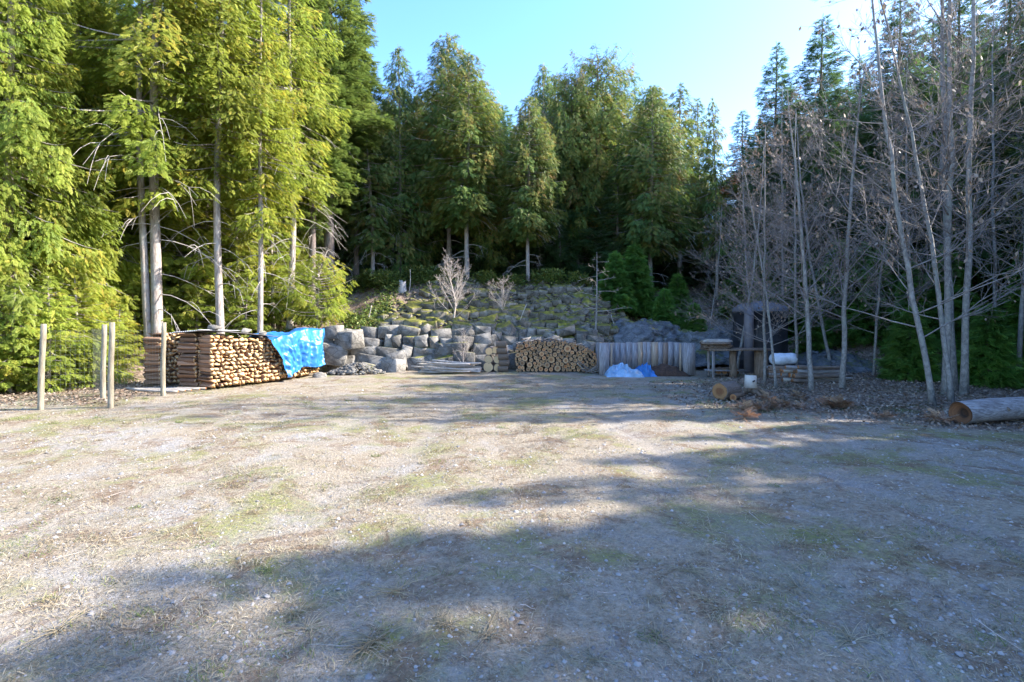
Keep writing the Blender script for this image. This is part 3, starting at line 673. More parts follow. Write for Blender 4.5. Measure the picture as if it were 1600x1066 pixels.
# left, sunlit
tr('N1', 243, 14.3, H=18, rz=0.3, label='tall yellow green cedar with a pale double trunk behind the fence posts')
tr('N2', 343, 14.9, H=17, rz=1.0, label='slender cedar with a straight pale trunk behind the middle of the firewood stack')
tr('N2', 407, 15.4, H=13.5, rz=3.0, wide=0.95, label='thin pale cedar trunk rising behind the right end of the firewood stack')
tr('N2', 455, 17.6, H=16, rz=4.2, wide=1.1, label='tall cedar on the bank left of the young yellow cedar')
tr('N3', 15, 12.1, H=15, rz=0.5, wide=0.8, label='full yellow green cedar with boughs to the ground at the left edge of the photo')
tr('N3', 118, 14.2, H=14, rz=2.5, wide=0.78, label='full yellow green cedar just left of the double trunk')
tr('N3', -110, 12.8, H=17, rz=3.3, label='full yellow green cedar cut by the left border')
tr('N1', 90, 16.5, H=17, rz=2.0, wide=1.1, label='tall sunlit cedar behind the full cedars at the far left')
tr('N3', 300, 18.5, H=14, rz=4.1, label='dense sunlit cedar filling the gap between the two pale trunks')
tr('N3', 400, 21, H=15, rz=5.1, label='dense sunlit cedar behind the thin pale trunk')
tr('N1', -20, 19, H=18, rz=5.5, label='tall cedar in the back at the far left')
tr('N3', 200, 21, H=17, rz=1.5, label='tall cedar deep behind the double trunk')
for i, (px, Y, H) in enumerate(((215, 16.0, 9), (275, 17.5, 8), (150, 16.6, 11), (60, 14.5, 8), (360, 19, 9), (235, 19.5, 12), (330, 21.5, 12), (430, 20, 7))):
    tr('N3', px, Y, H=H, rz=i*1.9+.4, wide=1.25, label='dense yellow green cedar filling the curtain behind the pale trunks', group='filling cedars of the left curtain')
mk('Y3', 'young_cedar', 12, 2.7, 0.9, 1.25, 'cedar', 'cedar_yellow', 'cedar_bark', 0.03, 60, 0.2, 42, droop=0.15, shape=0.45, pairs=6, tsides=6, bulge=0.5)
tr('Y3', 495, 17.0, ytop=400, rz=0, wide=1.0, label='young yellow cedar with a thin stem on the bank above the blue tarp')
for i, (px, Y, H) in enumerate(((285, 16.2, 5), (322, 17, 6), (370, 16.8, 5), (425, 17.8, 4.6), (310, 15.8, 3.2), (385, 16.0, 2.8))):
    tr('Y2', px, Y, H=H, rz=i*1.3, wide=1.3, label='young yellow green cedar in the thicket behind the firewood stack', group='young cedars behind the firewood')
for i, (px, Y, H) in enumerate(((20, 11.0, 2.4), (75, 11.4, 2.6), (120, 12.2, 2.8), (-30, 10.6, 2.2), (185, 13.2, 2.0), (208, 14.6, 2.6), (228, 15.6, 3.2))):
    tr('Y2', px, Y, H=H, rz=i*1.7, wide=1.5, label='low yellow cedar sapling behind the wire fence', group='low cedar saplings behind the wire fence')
# firs left of centre
tr('F1', 513, 21, H=16.5, rz=0, label='large bright fir with a thick brown trunk left of centre')
tr('F1', 487, 19.5, H=15, rz=2, wide=0.7, label='slimmer fir just left of the large bright fir')
tr('F1', 558, 23.2, ytop=10, rz=4, wide=0.75, label='fir at the edge of the sky right of the large bright fir')
# centre front
CEN = [('M3', 582, 22.5, 150, 'cedar with a bare pale trunk left of the grey stump', 1.0), ('M2', 625, 24, 78, 'bronze topped cedar standing above the grey stump', 0.85),
 ('M2', 657, 26, 150, 'shorter cedar between the stump and the twin spired cedars', 1.0), ('M1', 700, 24.5, 55, 'tallest bronze spired cedar behind the pale bare shrub', 0.95),
 ('M1', 731, 22.6, 84, 'cedar with a straight pale trunk right of the pale bare shrub', 1.0), ('M2', 768, 24.5, 165, 'cedar filling the dip between the spires at centre', 0.9),
 ('M1', 826, 22.3, 150, 'rounded cedar with a thin straight trunk above the log pile', 0.95), ('M2', 848, 27, 98, 'pointed cedar behind the rounded cedar above the log pile', 0.8),
 ('M4', 893, 25, 118, 'tree on the left shoulder of the broad rounded crown', 0.75), ('M4', 935, 26, 88, 'broad round topped tree above the board bin', 1.0),
 ('H1', 965, 23.5, 230, 'dark hemlock in front of the broad rounded crown', 1.0), ('M1', 1018, 23.2, 135, 'cedar with a thick grey trunk right of the young conifers', 1.0),
 ('M3', 1060, 26, 125, 'loose cedar right of the thick grey trunk', 1.2), ('M3', 1092, 28, 150, 'cedar at the left edge of the sky gap', 1.0),
 ('M3', 1121, 24, 156, 'slim pointed hemlock standing alone in the sky gap', 0.7), ('H1', 875, 24, 260, 'dark hemlock above the right half of the log pile', 1.0)]
for k, px, Y, yt, lb, wd in CEN: tr(k, px, Y, ytop=yt, wide=wd, label=lb)
# right
RT = [('H1', 1165, 25, 175, 'drooping hemlock at the right edge of the sky gap', 1.0), ('F2', 1212, 22, 70, 'pointed dark fir left of the tallest right fir', 0.9), ('F2', 1283, 21, 28, 'tall pointed dark fir against the white sky', 1.05),
 ('H1', 1245, 25, 130, 'dark conifer between the two pointed firs', 1.0), ('F2', 1345, 23, 88, 'dark fir in the dip right of the tall pointed fir', 1.0), ('F2', 1405, 19, -10, 'very tall dark fir reaching the top border at the right', 1.0),
 ('H1', 1450, 23, 25, 'dark conifer behind the grey alder cluster', 1.1), ('F2', 1500, 20, -50, 'tall dark fir behind the grey alder cluster', 1.0), ('H1', 1560, 17.5, -60, 'tall dark conifer near the right border', 1.0), ('F2', 1625, 16, -100, 'tall dark conifer cut by the right border', 1.0)]
for k, px, Y, yt, lb, wd in RT: tr(k, px, Y, ytop=yt, wide=wd, label=lb)
for i, (px, Y, H) in enumerate(((1190, 21.5, 4.5), (1250, 19.5, 4), (1310, 18.5, 5), (1370, 17.5, 4.2), (1425, 16, 3.8), (1480, 15.5, 4.2), (1540, 17.5, 4.6), (1600, 15.0, 3.6), (1225, 24, 6), (1395, 21, 6), (1330, 22, 6.5), (1280, 22.5, 6), (1460, 19, 6), (1510, 17.5, 5.5), (1575, 19, 7), (1350, 18.5, 4.5), (1210, 19, 3), (1160, 22, 4.5), (1270, 17.5, 3), (1400, 18.5, 5))):
    tr('H2', px, Y, H=H*0.72, rz=i*1.1, wide=rs.uniform(.75, 1.1), label='low green hemlock among the bare trees on the right slope', group='low hemlocks on the right slope')
for i, (px, Y, H) in enumerate(((1545, 12.4, 1.9), (1420, 13.6, 1.9), (1600, 13.2, 2.0))):
    tr('Y1', px, Y, H=H, rz=i*1.9, wide=1.0, label=['small green conifer behind the fallen log', 'small green conifer behind the leaning alders', 'small conifer at the right border'][i])
for i, (px, Y, H, lb) in enumerate(((962, 20.6, 2.3, 'young green conifer above the left end of the board bin'), (990, 21.5, 2.9, 'taller young green conifer above the board bin'), (1037, 19.4, 2.0, 'bright young conifer above the right end of the board bin'), (1086, 18.8, 1.7, 'small yellow tinged conifer on the bedrock'), (1060, 21.5, 2.0, 'young dark conifer behind the bright young conifer'))):
    tr('Y1', px, Y, H=H, rz=i*1.4, label=lb)
# understorey hemlocks of the centre
for i in range(26):
    px = 590+i*18.5+rs.uniform(-8, 8); Y = rs.uniform(24.5, 28); tr('H1', px, Y, H=rs.uniform(3.4, 6.5), wide=rs.uniform(1.1, 1.5), rz=i*2.2, label='dark hemlock filling the shade under the centre cedars', group='dark hemlocks under the centre cedars')
# back rows
for i in range(64):
    px = -150+i*19.5+rs.uniform(-10, 10); Y = rs.uniform(28.5, 42)
    if px > 1045: continue
    yt = (140 if px > 560 else 40)+rs.uniform(-20, 70)
    tr(('F2', 'M2', 'M1', 'H1')[i % 4], px, Y, ytop=yt, wide=rs.uniform(1.0, 1.5), rz=i*2.2, label='dark conifer crowded in the back rows of the forest', group='back row conifers of the forest')
for i in range(34):
    px = 1190+i*19+rs.uniform(-10, 10); Y = rs.uniform(24, 36)
    tr(('F2', 'H1')[i % 2], px, Y, ytop=170-0.3*(px-1200)+rs.uniform(-20, 60), wide=1.3, rz=i*1.2, label='dark conifer crowded high on the right slope', group='back row conifers on the right slope')
for i in range(9):
    px = 1040+i*22; Y = rs.uniform(27, 33); tr('H1', px, Y, ytop=345+rs.uniform(-20, 25), wide=1.4, rz=i*1.2, label='short dark hemlock below the gap of sky', group='short hemlocks below the sky gap')
# trees beyond the right border that shade the yard
SH = [(12.2, 9.6, 6.2, 1.1), (12.2, 8.2, 6.6, 1.1), (12, 6.8, 7, 1.1), (12, 5.2, 7.6, 1.1), (11.5, 3.8, 9, 1.1), (12.6, 11.2, 5.6, 1.2), (11, 2.4, 10, 1.1), (14, 9.6, 8.4, .9), (14, 8.4, 9.3, .8), (14, 7.3, 10.2, .8), (14, 6.2, 11.5, .8), (13.8, 5.2, 13.3, .9), (14, 3.6, 14.6, 1), (14, 2.0, 14, 1.1), (14, 0.2, 14, 1.1), (14, -1.6, 14, 1.1), (14.2, 11.1, 11.4, .5), (15.2, 13.4, 12.4, .75), (16.5, 14.3, 12.8, .8), (17.5, 15.6, 14.2, .9), (14, 12.6, 8.4, .9), (14, 11.0, 8.2, .9),
 (17.5, 8.5, 11, 1.1), (17.5, 6.2, 13.2, 1.1), (17.5, 3.8, 15, 1.2), (17.5, 1.2, 15.5, 1.2), (17.5, -1.6, 15.5, 1.2), (17.5, 11.5, 10, 1.1), (12.5, -3.5, 13.5, 1.2), (16, -5, 14, 1.2)]
for i, (x, y, h, wd) in enumerate(SH):
    y -= 1.3
    put(('F2', 'H1')[i % 2], x, y, H=h-gz(x, y)*0.9, wide=wd, rz=i*1.7, label='tall conifer beyond the right border shading the yard', group='conifers beyond the right border')

# ---------------------------------------------------------------- bare broadleaved trees
def bare_tree(name, seed, H, r0, path, nb, zb, blen, bmat, tmat, up=0.8, leaves=0, subs=8, twigs=6, sides=8, multi=None, arch=0.3, rt=1.0):
    rs = np.random.RandomState(seed); root = empty(name); tb = MB(); cb = MB()
    zz = np.array([p[2] for p in path]); PP = np.array(path, float)
    def ax(t): return np.array([np.interp(t, np.linspace(0, 1, len(PP)), PP[:, c]) for c in range(3)]).T
    t = np.linspace(0, 1, 18); P = ax(t); P[2:] += rs.normal(0, 0.012, (16, 3))*H*0.12; rad = r0*(1-t)**0.8+0.006; rad[0] *= 1.4
    P[0, 2] -= 0.25; tb.tube(P, rad, sides); tb.build('trunk', bmat, root, True)
    LO = []
    def br(p, d, L, r, lev):
        n = 6 if lev < 2 else 4; s = np.linspace(0, 1, n); c = rs.normal(0, 0.10, 3)*L
        Q = p+d*(L*s)[:, None]+c*(s**2)[:, None]+np.array([0, 0, 1])*(arch*L*s**2*(0.6 if lev == 0 else 0.3))[:, None]+rs.normal(0, 0.018*L, (n, 3))*s[:, None]
        cb.tube(Q, np.linspace(r, max(r*0.25, 0.0015*rt), n), 4 if lev == 0 else 3, 0, cap=False)
        k = (subs if lev == 0 else twigs) if lev < 2 else 0
        for i in range(k):
            f = rs.uniform(0.2, 1.0); q = np.array([np.interp(f, s, Q[:, c_]) for c_ in range(3)])
            dd = nrm(d+rs.normal(0, 0.55, 3)+np.array([0, 0, 0.15])); br(q, dd, L*rs.uniform(0.28, 0.55)*(1.1-0.4*f), r*0.45*(1.1-0.4*f)+0.0012, lev+1)
        if lev == 2 and leaves and rs.rand() < leaves: LO.append(Q[-1])
    for i in range(nb):
        f = zb+(0.98-zb)*((i+rs.rand())/nb); p = ax(np.array([f]))[0]; a = i*2.4+rs.uniform(-.6, .6)
        d = nrm(np.array([math.cos(a), math.sin(a), up*rs.uniform(0.3, 1.4)]))
        L = blen*(1.05-f)**0.6*rs.uniform(0.55, 1.2); br(p, d, L, (r0*(1-f)**0.8+0.006)*0.32, 0)
    if LO:
        LO = np.array(LO); n = len(LO); X = nrm(np.stack([rs.normal(0, .5, n), rs.normal(0, .5, n), -np.ones(n)], -1)); Nn = nrm(rs.normal(0, 1, (n, 3))); Y = nrm(np.cross(Nn, X)); Z = np.cross(X, Y)
        V, F = inst(np.array([(0, 0, 0), (0.5, -0.3, 0.05), (1, 0, 0), (0.5, 0.3, 0.05)], float), UQ, LO, X, Y, Z, rs.uniform(0.04, 0.10, n))
        cb.add(V, F, None, 1, rs.rand(n*4))
    cb.build('crown', [tmat, 'dead_leaf'], root)
    return root
def straight(H, lx=0.0, ly=0.0, c=0.0): return [(lx*t+c*math.sin(3.0*t), ly*t, H*t) for t in np.linspace(0, 1, 8)]
ALD = {}
def addA(key, *a, **k): ALD[key] = [bare_tree('alder_tree', *a, **k), False]
addA('A', 31, 11, 0.052, straight(11, 0.25, 0, 0.12), 34, 0.16, 2.7, 'alder_bark', 'twig', leaves=0.08)
addA('B', 32, 9, 0.042, straight(9, -1.2, 0.2, 0.2), 30, 0.14, 2.5, 'alder_bark', 'twig', leaves=0.25)
addA('C', 33, 7, 0.036, straight(7, -0.8, -0.1, -0.15), 26, 0.12, 2.2, 'alder_bark', 'twig', leaves=0.25, arch=0.15)
addA('D', 34, 12.5, 0.070, straight(12.5, 0.2, 0, 0.1), 36, 0.22, 3.0, 'alder_bark', 'twig', leaves=0.08)
addA('E', 35, 7.6, 0.058, straight(7.6, -0.25, 0.1, 0.1), 30, 0.2, 2.4, 'alder_bark', 'twig', leaves=0.15)
def alder(key, px, Y, scale, rz, label, group=None, tilt=(0, 0)):
    r, used = ALD[key]; o = copy_tree(r) if used else r; ALD[key][1] = True
    x = PX(px, Y); o.location = (x, Y, gz(x, Y)); o.scale = (scale,)*3; o.rotation_euler = (tilt[0], tilt[1], rz); tag(o, label, 'tree', group)
alder('E', 1268, 11.6, 0.9, 0.2, 'grey alder standing between the white bundle and the stacked poles', tilt=(0, R(-3)))
alder('E', 1316, 11.9, 0.98, 2.2, 'straight grey alder in front of the stacked poles', tilt=(0, R(-2)))
alder('B', 1213, 12.2, 0.68, 0.0, 'thin leaning alder beside the white bundle', tilt=(0, R(-1)))
alder('C', 1195, 13.0, 0.9, 1.0, 'thin bare sapling in front of the black tank')
alder('D', 1478, 11.0, 1.0, 0.5, 'thick grey alder, left trunk of the tight cluster behind the fallen log')
alder('D', 1491, 11.4, 0.98, 2.6, 'thick grey alder, middle trunk of the tight cluster behind the fallen log')
alder('D', 1506, 10.9, 0.95, 4.4, 'thick grey alder, right trunk of the tight cluster behind the fallen log', tilt=(0, R(1)))
alder('B', 1488, 9.9, 1.0, 0.0, 'alder leaning left from the foot of the trunk cluster', tilt=(0, R(-2)))
alder('C', 1460, 9.6, 1.25, 0.1, 'strongly leaning thin alder left of the trunk cluster', tilt=(0, R(-3)))
alder('A', 1428, 14.0, 0.8, 1.7, 'straight alder far behind the leaning ones')
alder('A', 1556, 15.0, 0.9, 3.7, 'slim grey alder on the slope near the right border')
alder('A', 1590, 12.5, 0.95, 5.0, 'grey alder at the right border')
alder('B', 1365, 14.5, 0.8, 2.0, 'bare alder on the slope above the stacked poles')
alder('C', 1150, 15.8, 1.0, 2.9, 'bushy bare sapling behind the rustic bench')
alder('C', 1178, 17.2, 1.05, 4.6, 'bushy bare sapling behind the black tank')
alder('C', 1245, 15.0, 1.05, 0.9, 'bare sapling behind the straight grey alder')
alder('C', 1300, 16.0, 1.2, 5.6, 'bushy bare sapling on the slope above the white bundle')
alder('A', 1640, 14.0, 1.0, 0.4, 'grey alder cut by the right border')
alder('B', 1225, 19.0, 1.0, 1.2, 'bare tree high on the slope left of the tall pointed fir')
alder('C', 1105, 19.5, 0.75, 3.2, 'small bare sapling on the bedrock left of the tank')
# shrubs
s1 = bare_tree('bare_shrub', 41, 2.6, 0.03, [(0, 0, 0), (0.1, 0, 0.7), (-0.1, 0, 1.5), (-0.05, 0, 2.2)], 26, 0.05, 1.15, 'pale_twig', 'pale_twig', up=1.6, subs=8, twigs=3, sides=5, rt=2.2)
x = PX(708, 18.0); s1.location = (x, 18.0, gz(x, 18.0)); tag(s1, 'pale bare shrub with upright twigs growing from the rock slope', 'shrub')
s2 = copy_tree(s1); x = PX(785, 18.6); s2.location = (x, 18.6, gz(x, 18.6)); s2.scale = (0.75, 0.75, 0.6); s2.rotation_euler.z = 2; tag(s2, 'smaller brown bare shrub on the slope right of the pale one', 'shrub')
s3 = copy_tree(s1); x = PX(725, 16.1); s3.location = (x, 16.1, 0.1); s3.scale = (0.4, 0.4, 0.5); s3.rotation_euler.z = 4; tag(s3, 'thin bare shrub growing from the foot of the rock wall above the sticks', 'shrub')
s4 = bare_tree('bare_sapling', 42, 2.9, 0.035, straight(2.9, 0.05, 0, 0.03), 16, 0.3, 1.2, 'alder_bark', 'pale_twig', up=0.1, subs=4, twigs=2, sides=6, arch=0.02, rt=1.6)
x = PX(930, 17.3); s4.location = (x, 17.3, gz(x, 17.3)); tag(s4, 'thin bare sapling with level branches above the right end of the log pile', 'tree')
# bushes (salal)
def bush(name, seed, mat, n=1500, rad=0.55, leaf=0.09):
    rs = np.random.RandomState(seed); o0 = empty(name); P = nrm(rs.normal(0, 1, (n, 3)))*(rs.rand(n)**0.4)[:, None]*rad*[1, 1, 0.8]; P[:, 2] = np.abs(P[:, 2])+0.05
    P += 0.25*rad*np.stack([vnoise(P[:, 0]*6, P[:, 1]*6), vnoise(P[:, 1]*6, P[:, 2]*6), vnoise(P[:, 2]*6, P[:, 0]*6)], -1)*3
    X = nrm(nrm(P)+rs.normal(0, .6, (n, 3))); Nn = nrm(rs.normal(0, .5, (n, 3))+[0, 0, 1]); Y = nrm(np.cross(Nn, X)); Z = np.cross(X, Y)
    V, F = inst(np.array([(0, 0, 0), (0.5, -0.28, 0.05), (1, 0, -.05), (0.5, 0.28, 0.05)], float), UQ, P, X, Y, Z, rs.uniform(0.7, 1.3, n)*leaf)
    build('foliage', V, [F], mat, o0, tint=np.repeat(rs.beta(2, 2, n), 4))
    mb = MB()
    for i in range(9):
        e = P[rs.randint(n)]; s = np.linspace(0, 1, 4)[:, None]; mb.tube(e*s, np.linspace(.012, .004, 4), 3, cap=False)
    mb.build('stem', 'twig', o0); return o0
b0 = bush('salal_shrub', 51, 'salal')
BL = [(440, 17.2, 1.0), (463, 16.8, .9), (485, 16.9, 1.0), (512, 17.3, .9), (530, 17.6, .8), (548, 18.4, .8), (470, 18.6, 1.2), (430, 18.6, 1.3), (600, 21.5, 1.4), (570, 21.7, 1.2), (650, 22, 1.3), (690, 21.8, 1.3), (760, 21.8, 1.2), (800, 22, 1.1), (860, 22, 1.4), (905, 22, 1.2)]
for i, (px, Y, s) in enumerate(BL):
    o = b0 if i == 0 else copy_tree(b0); x = PX(px, Y); o.location = (x, Y, gz(x, Y)); o.scale = (s, s, s*0.85); o.rotation_euler.z = i*1.9
    if i < 8: tag(o, 'leafy green bush on the bank above the blue tarp', 'shrub', 'leafy bushes above the blue tarp')
    else: tag(o, 'green bush along the top of the rubble slope', 'shrub', 'green bushes along the top of the slope')
# dead bracken clumps
def bracken(seed):
    rs = np.random.RandomState(seed); mb = MB(); U, UF = frond_unit('cedar', 8, seed); n = 26
    a = rs.uniform(0, 6.28, n); O = np.stack([rs.normal(0, .12, n), rs.normal(0, .12, n), rs.uniform(0.03, .30, n)], -1)
    X = nrm(np.stack([np.cos(a), np.sin(a), rs.uniform(-.35, .9, n)], -1)); Nn = nrm(rs.normal(0, .5, (n, 3))+[0, 0, 1]); Y = nrm(np.cross(Nn, X)); Z = np.cross(X, Y)
    V, F = inst(U, UF, O, X, Y, Z, rs.uniform(.25, .5, n)); mb.add(V, F, None, 0, np.repeat(rs.rand(n), len(U))); return mb.build('bracken_clump', 'bracken')
k0 = bracken(3); rs = np.random.RandomState(8)
for i, (px, py) in enumerate(((1160, 652), (1175, 650), (1205, 644), (1232, 638), (1150, 650), (1290, 632), (1312, 628), (1330, 636), (1275, 640), (1370, 648), (1395, 655), (1420, 662), (1250, 645), (1350, 640), (1240, 630))):
    o = k0 if i == 0 else k0.copy()
    if i: COL.objects.link(o)
    Y = 1280/(py-500.0); x = PX(px, Y); o.location = (x, Y, gz(x, Y)); s = rs.uniform(.28, .5); x += rs.uniform(-.5, .5); Y += rs.uniform(-.3, .6); o.location = (x, Y, gz(x, Y)); o.scale = (s*1.1, s*1.1, s); o.rotation_euler.z = i*2.1
    tag(o, 'clump of dead orange bracken on the leaf litter', 'fern', 'dead bracken clumps')
# bigger pale grass tufts in the foreground
def tuft(seed):
    rs = np.random.RandomState(seed); mb = MB()
    for i in range(24):
        a = rs.uniform(0, 6.28); L = rs.uniform(.06, .2); s = np.linspace(0, 1, 5); e = rs.uniform(.1, .9)
        P = np.stack([rs.normal(0, .015)+L*s*math.cos(a), rs.normal(0, .015)+L*s*math.sin(a), L*e*(s-0.75*s**2)+0.004], -1); mb.tube(P, np.linspace(.0022, .0008, 5), 3, cap=False, tint=rs.uniform(.45, .82))
    return mb.build('grass_tuft', 'dry_grass')
t0 = tuft(1); t1 = tuft(2)
for i, (px, py) in enumerate(((572, 1020), (590, 1008), (700, 985), (685, 975), (480, 985), (462, 960), (765, 1000), (1130, 960), (1105, 945), (1030, 1000), (870, 1010), (1080, 900), (90, 985), (620, 930), (930, 1040), (1250, 920), (1330, 1000))):
    src = (t0, t1)[i % 2]; o = src if i < 2 else src.copy()
    if i > 1: COL.objects.link(o)
    Y = 1280/(py-500.0); x = PX(px, Y); o.location = (x, Y, gz(x, Y)); s = rs.uniform(.7, 1.2); o.scale = (s,)*3; o.rotation_euler.z = i*2.1
    tag(o, 'splayed tuft of dry pale grass in the near gravel', 'grass tuft', 'dry grass tufts in the near gravel')

# ---------------------------------------------------------------- wood
rs = np.random.RandomState(77)
def split_mesh(seed, L=0.42):
    r = np.random.RandomState(seed); k = r.choice([3, 3, 4, 4]); a = np.sort(r.uniform(0, 6.28, k)+0) if False else (np.arange(k)+r.uniform(-.28, .28, k))*2*np.pi/k+r.uniform(0, 6)
    rad = r.uniform(.8, 1.15, k); pts = np.stack([np.cos(a)*rad, np.sin(a)*rad], -1)
    # densify the outline a little and round the corners
    out = []
    for i in range(k):
        p, q = pts[i], pts[(i+1) % k]; out += [p*0.95+q*0.05, p*0.5+q*0.5+r.normal(0, .06, 2), p*0.05+q*0.95]
    out = np.array(out)*0.5; out /= np.abs(out).max(0)*2; n = len(out); mb = MB()
    V = np.vstack([np.column_stack([np.full(n, x)+r.normal(0, .004, n), out*(1+r.normal(0, .02, (n, 2)))]) for x in (-L/2, 0, L/2)])
    i = np.arange(2)[:, None]*n; j = np.arange(n)[None]; Q = np.stack([i+j, i+(j+1) % n, i+n+(j+1) % n, i+n+j], -1).reshape(-1, 4)
    V = np.vstack([V, [(-L/2, 0, 0), (L/2, 0, 0)]]); jj = np.arange(n)
    mb.add(V, Q, None, 0); T = np.vstack([np.stack([np.full(n, 3*n), (jj+1) % n, jj], -1), np.stack([np.full(n, 3*n+1), 2*n+jj, 2*n+(jj+1) % n], -1)])
    mb.add(np.zeros((0, 3)), None, T-0, 1); mb.T[-1] = T; return np.vstack(mb.V), Q, T
SPL = [split_mesh(i) for i in range(12)]; _splm = {}
def split_log(i, loc, w_, h_, rz, ry=0.0, rx=0.0, label='', group=''):
    rz += rs.uniform(-.04, .04)
    i = i % 12
    if i not in _splm:
        V, Q, T = SPL[i]; o = build('split_log', V, [Q, T], ['split_side', 'cut_fresh'], mi=[0]*len(Q)+[1]*len(T)); _splm[i] = o.data
    else: o = bpy.data.objects.new('split_log', _splm[i]); COL.objects.link(o)
    o.location = loc; o.scale = (rs.uniform(.88, 1.08), w_, h_); o.rotation_euler = (rx, ry, rz); return tag(o, label, 'firewood', group)
def split_stuff(mb, i, loc, w_, h_, rz):
    V, Q, T = SPL[i % 12]; V = V*np.array([1, w_, h_]); c, s = math.cos(rz), math.sin(rz); V = V@np.array([[c, s, 0], [-s, c, 0], [0, 0, 1]])+np.array(loc)
    n0 = mb.n; mb.add(V, Q, None, 0); mb.T.append(T+n0); mb.tm.append(np.full(len(T), 1))
A0 = np.array([PX(326, 11.6), 11.6]); A1 = np.array([PX(430, 13.15), 13.15]); B0 = np.array([PX(434, 13.25), 13.25]); B1 = np.array([PX(497, 14.95), 14.95])
stuff = MB(); cnt = 0
def stack_row(P0, P1, h0, h1, back, label, group, individual, ncol=None, keep=None, zbase=0.06, rowh=0.092):
    """a row of split logs, cut ends facing out, standing 'back' metres behind the line P0-P1"""
    global cnt
    d = P1-P0; Lr = np.linalg.norm(d); d = d/Lr; nrml = np.array([d[1], -d[0]]); rz = math.atan2(nrml[1], nrml[0])
    z = zbase; row = 0
    while z < max(h0, h1):
        x = rs.uniform(0, 0.05); col = 0
        while x < Lr:
            w_ = rs.uniform(0.085, 0.165); t = min(1, x/Lr)
            if z+rowh < lerp(h0, h1, t)+0.03+0.05*math.sin(x*6+back*9) and (ncol is None or col < ncol):
                p = P0+d*(x+w_/2)-nrml*(back+0.21+rs.uniform(-.02, .02)); zz = gz(p[0], p[1])+z+rowh/2+rs.uniform(-.012, .012)
                a = (p[0], p[1], zz)
                if individual and (keep is None or keep(x, z, col)):
                    split_log(rs.randint(12), a, w_*rs.uniform(1.02, 1.22), rowh*rs.uniform(0.95, 1.4), rz+rs.uniform(-.09, .09), rs.uniform(-.05, .05), rs.uniform(-.5, .5), label, group); cnt += 1
                else: split_stuff(stuff, rs.randint(12), a, w_*1.07, rowh*1.12, rz+rs.uniform(-.05, .05))
            x += w_*0.97; col += 1
        z += rowh; row += 1
G = 'split logs in the firewood stacks'
stack_row(A0, A1, 1.27, 1.10, 0.0, 'split firewood log in the sunlit long face of the stack', G, True)
stack_row(A0, A1, 1.2, 1.05, 0.44, '', G, False, ncol=4)
dE = np.array([0.13, 0.99])
stack_row(np.array([-7.27, 11.70]), np.array([-7.27, 11.70])+dE*0.75, 1.24, 1.2, 0.0, 'split firewood log in the shaded end of the firewood stack', G, True, keep=lambda x, z, c: c < 1)
dA = (A1-A0)/np.linalg.norm(A1-A0)
# the recess: logs turned across, cut ends facing the camera side
nA = np.array([dA[1], -dA[0]])
stack_row(np.array([-8.30, 12.25]), np.array([-7.66, 12.22]), 1.2, 1.2, 0.0, 'brown split log in the dark recess of the firewood stack', G, True)
stack_row(np.array([-8.27, 11.98]), np.array([-8.27, 11.98])+dE*0.7, 1.2, 1.16, 0.0, 'split firewood log in the shaded left column of the stack', G, True, keep=lambda x, z, c: c < 1)
stack_row(B0, B1, 1.12, 1.22, 0.0, 'split firewood log under the hanging blue tarp', G, True, keep=lambda x, z, c: z < 0.42)
o = stuff.build('firewood_pile', ['split_side', 'cut_fresh']); tag(o, 'split firewood filling the inside of the covered stacks', 'firewood', kind='stuff')
print('SPLIT LOGS', cnt)
# roofing sheets
def sheet(name, corners, mat, label, wav=0.012, n=60, th=0.004):
    c = [np.array(q, float) for q in corners]; u, v = np.meshgrid(np.linspace(0, 1, n), np.linspace(0, 1, 14))
    P = (c[0]*((1-u)*(1-v))[..., None]+c[1]*(u*(1-v))[..., None]+c[2]*(u*v)[..., None]+c[3]*((1-u)*v)[..., None])
    P[..., 2] += wav*np.sin(u*2*np.pi*14)+0.02*fbm(u*3+P[..., 0], v*3)
    V = P.reshape(-1, 3); i = np.arange(13)[:, None]*n; j = np.arange(n-1)[None]; Q = np.stack([i+j, i+j+1, i+n+j+1, i+n+j], -1).reshape(-1, 4)
    o = build(name, V, [Q], mat, smooth_=True); md = o.modifiers.new('th', 'SOLIDIFY'); md.thickness = th; tag(o, label, 'roofing'); return o
def P3(p, z): return (p[0], p[1], z)
q0 = A0+np.array([-0.98, 0.12]); q1 = A0+nA*0.0-dA*0.12
sheet('roofing_sheet', [P3(q0, 1.30), P3(q1-nA*0.15, 1.38), P3(q1-nA*0.15+dA*1.0, 1.34), P3(q0+np.array([0.1, 0.95]), 1.28)], 'sheet_metal', 'pale metal roofing sheet over the left end of the firewood stack')
sheet('roofing_sheet', [P3(A0-nA*0.6+dA*0.15, 1.37), P3(A0+nA*0.12+dA*0.15, 1.355), P3(A1+nA*0.12, 1.17), P3(A1-nA*0.6, 1.2)], 'dark_sheet', 'dark roofing sheet along the top of the long firewood face', 0.006)
for i, (t, b) in enumerate(((0.15, .2), (0.6, .15), (0.95, .3))):
    p = A0+dA*t*1.7-nA*b; rock('stone_weight', 8+i, (p[0], p[1], lerp(1.42, 1.22, t)+0.03), (.26, .2, .14), (0, 0, i), 'pale_stone', 'pale stone holding down the roofing on the firewood stack', 'stones weighing down the roofing', 'stone')
